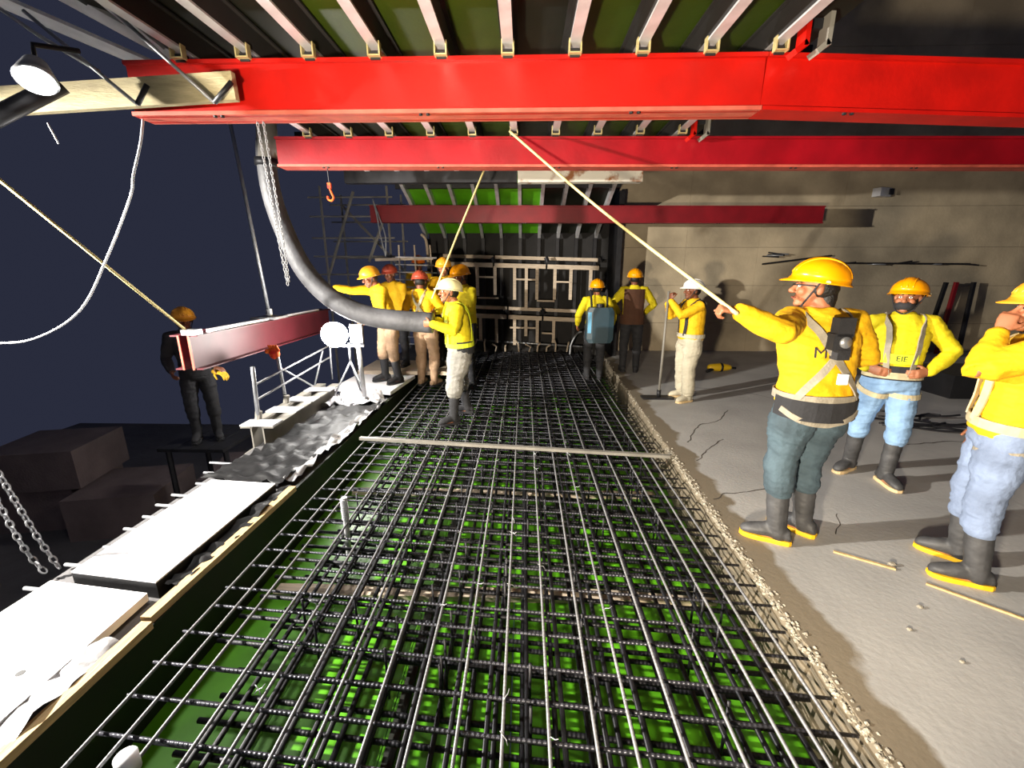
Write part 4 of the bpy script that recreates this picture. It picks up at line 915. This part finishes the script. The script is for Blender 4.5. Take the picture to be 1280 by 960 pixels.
# --- G: holding the hose end
G = person('worker gripping the end of the concrete hose, cream helmet and grey trousers', -.74, 4.98, -.02, (-.92, -.30), 1.62, M_shirt2, M_greyc, M_helC,
    dict(lean=(0, .06), head=(2, 4), lw=(-.98, 4.62, 1.16, 'w'), le=(-.5, -.6, -.8), rw=(-1.0, 4.97, 1.17, 'w'), re=(.5, -.6, -.8),
         lh=((-1, .25, 0), (0, 1, .1), 45, 'w'), rh=((-1, -.1, 0), (0, -1, .1), 45, 'w'), lf=(-.2, .14, 16), rf=(.18, -.1, -14), boot_top=.40, bag=1.42, hem=.03), .009, boot=M_darkc, sole=M_darkc, girth=1.14, sleeve_r=1.1)
G['strap']('waist_pad', [(70, .0), (120, .0), (180, .0), (230, .0), (290, .0)], .14, M_darkc, .02, .008)
full_harness(G, M_vest, M_vest, .02); thigh_loop(G, -1, M_vest, .2); thigh_loop(G, 1, M_vest, .2)
# --- H and the crew behind the hose
Hh = person('worker bending over the hose with one arm out along it, tan trousers', -1.98, 6.30, .09, (-.75, -.66), 1.68, M_shirt, M_tan, M_helA,
    dict(lean=(0, .16), head=(8, -14), rw=(-2.66, 5.95, 1.50, 'w'), re=(.3, -.2, -1), lw=(-1.75, 4.98, 1.3, 'w') if False else (-.24, .40, 1.0), le=(-1, -.4, -.3), rh=((-1, -.3, -.1), (0, -.3, -1), 30, 'w'), rf=(.13, .05, -12), lf=(-.13, -.04, 10), boot_top=.40, bag=1.12), .010, skin=M_dskin, boot=M_darkc, sole=M_darkc)
Kk = person('worker in a dull red helmet with head bowed among the hose crew', -1.50, 6.55, -.03, (.3, 1), 1.72, M_shirt, M_tan, M_helR,
    dict(lean=(-.06, .02), head=(20, -10), lw=(-.28, .2, 1.0), rw=(.24, .3, 1.1), boot_top=.3, bag=1.1), .011, skin=M_dskin, boot=M_tan, sole=M_darkc)
full_harness(Kk, M_webp)
Ii = person('worker in amber helmet at the back of the hose crew, right of the rope', -1.30, 7.25, .13, (-.2, -1), 1.76, M_shirt, M_darkc, M_helA, dict(head=(10, -6), lw=(-.2, .3, 1.1), rw=(.2, .3, 1.1)), .011, skin=M_skin, boot=M_darkc, sole=M_darkc)
Jj = person('worker in yellow helmet just behind the hose gripper', -.86, 6.45, -.03, (-.7, -.7), 1.80, M_shirt2, M_darkc, M_helY, dict(lean=(0, .04), head=(0, -10), lw=(-.2, .36, 1.1), rw=(.2, .36, 1.1)), .011, skin=M_dskin, boot=M_darkc, sole=M_darkc)
Ll = person('worker in orange helmet farthest back beside the rebar cage', -2.15, 9.1, .13, (0, -1), 1.86, M_shirt, M_darkc, M_helO, dict(head=(15, -5)), .013, skin=M_dskin, boot=M_darkc, sole=M_darkc)
Mm = person('worker in dull red helmet half hidden behind the bending worker', -2.12, 7.3, .13, (-.3, -1), 1.66, M_shirt, M_darkc, M_helR, dict(head=(5, -8), lean=(.04, .05)), .013, skin=M_dskin, boot=M_darkc, sole=M_darkc)
# --- N: in the dark behind the red girder
stg = empty('staging', (-4.0, 5.0, -1.8), 'dark staging platform behind the red girder', 'platform')
for k in range(4): MB().box((-4.2 + .2 * k, 5.0, -.33), (.19, .8, .04)).build('plank', M_dark, stg)
for sx in (-4.25, -3.55):
    for sy in (4.7, 5.3): MB().tube([(sx, sy, -1.8), (sx, sy, -.35)], .03, 6).build('leg', M_dark, stg)
Nn = person('worker in amber helmet in the dark behind the red girder', -3.92, 4.95, -.31, (.55, -.85), 1.60, M_darkc, M_darkc, M_helA,
    dict(head=(10, -8), lean=(.02, .06), lw=(-3.50, 4.70, .62, 'w'), le=(-.6, -.5, -.3), rw=(.22, .25, .98), lh=((.9, -.2, -.1), (0, 0, -1), 30, 'w')), .011, skin=M_dskin, boot=M_darkc, sole=M_darkc)
M_yglove = mat('yellow_glove', rgb(222, 170, 30), .8, var=.2)
g_ = MB(); hand(g_, Vector((-3.50, 4.70, .60)), Vector((.9, -.2, -.1)), Vector((0, 0, -1)), -1, 1.18, 30)
gl_ = empty('work_glove', (-3.5, 4.7, .6), 'yellow work glove on the hand below the red girder', 'glove')
link('glove_body', remesh(g_.xf(Matrix.Translation(-gl_.location)).mesh('glove'), .006, 1), M_yglove, gl_)
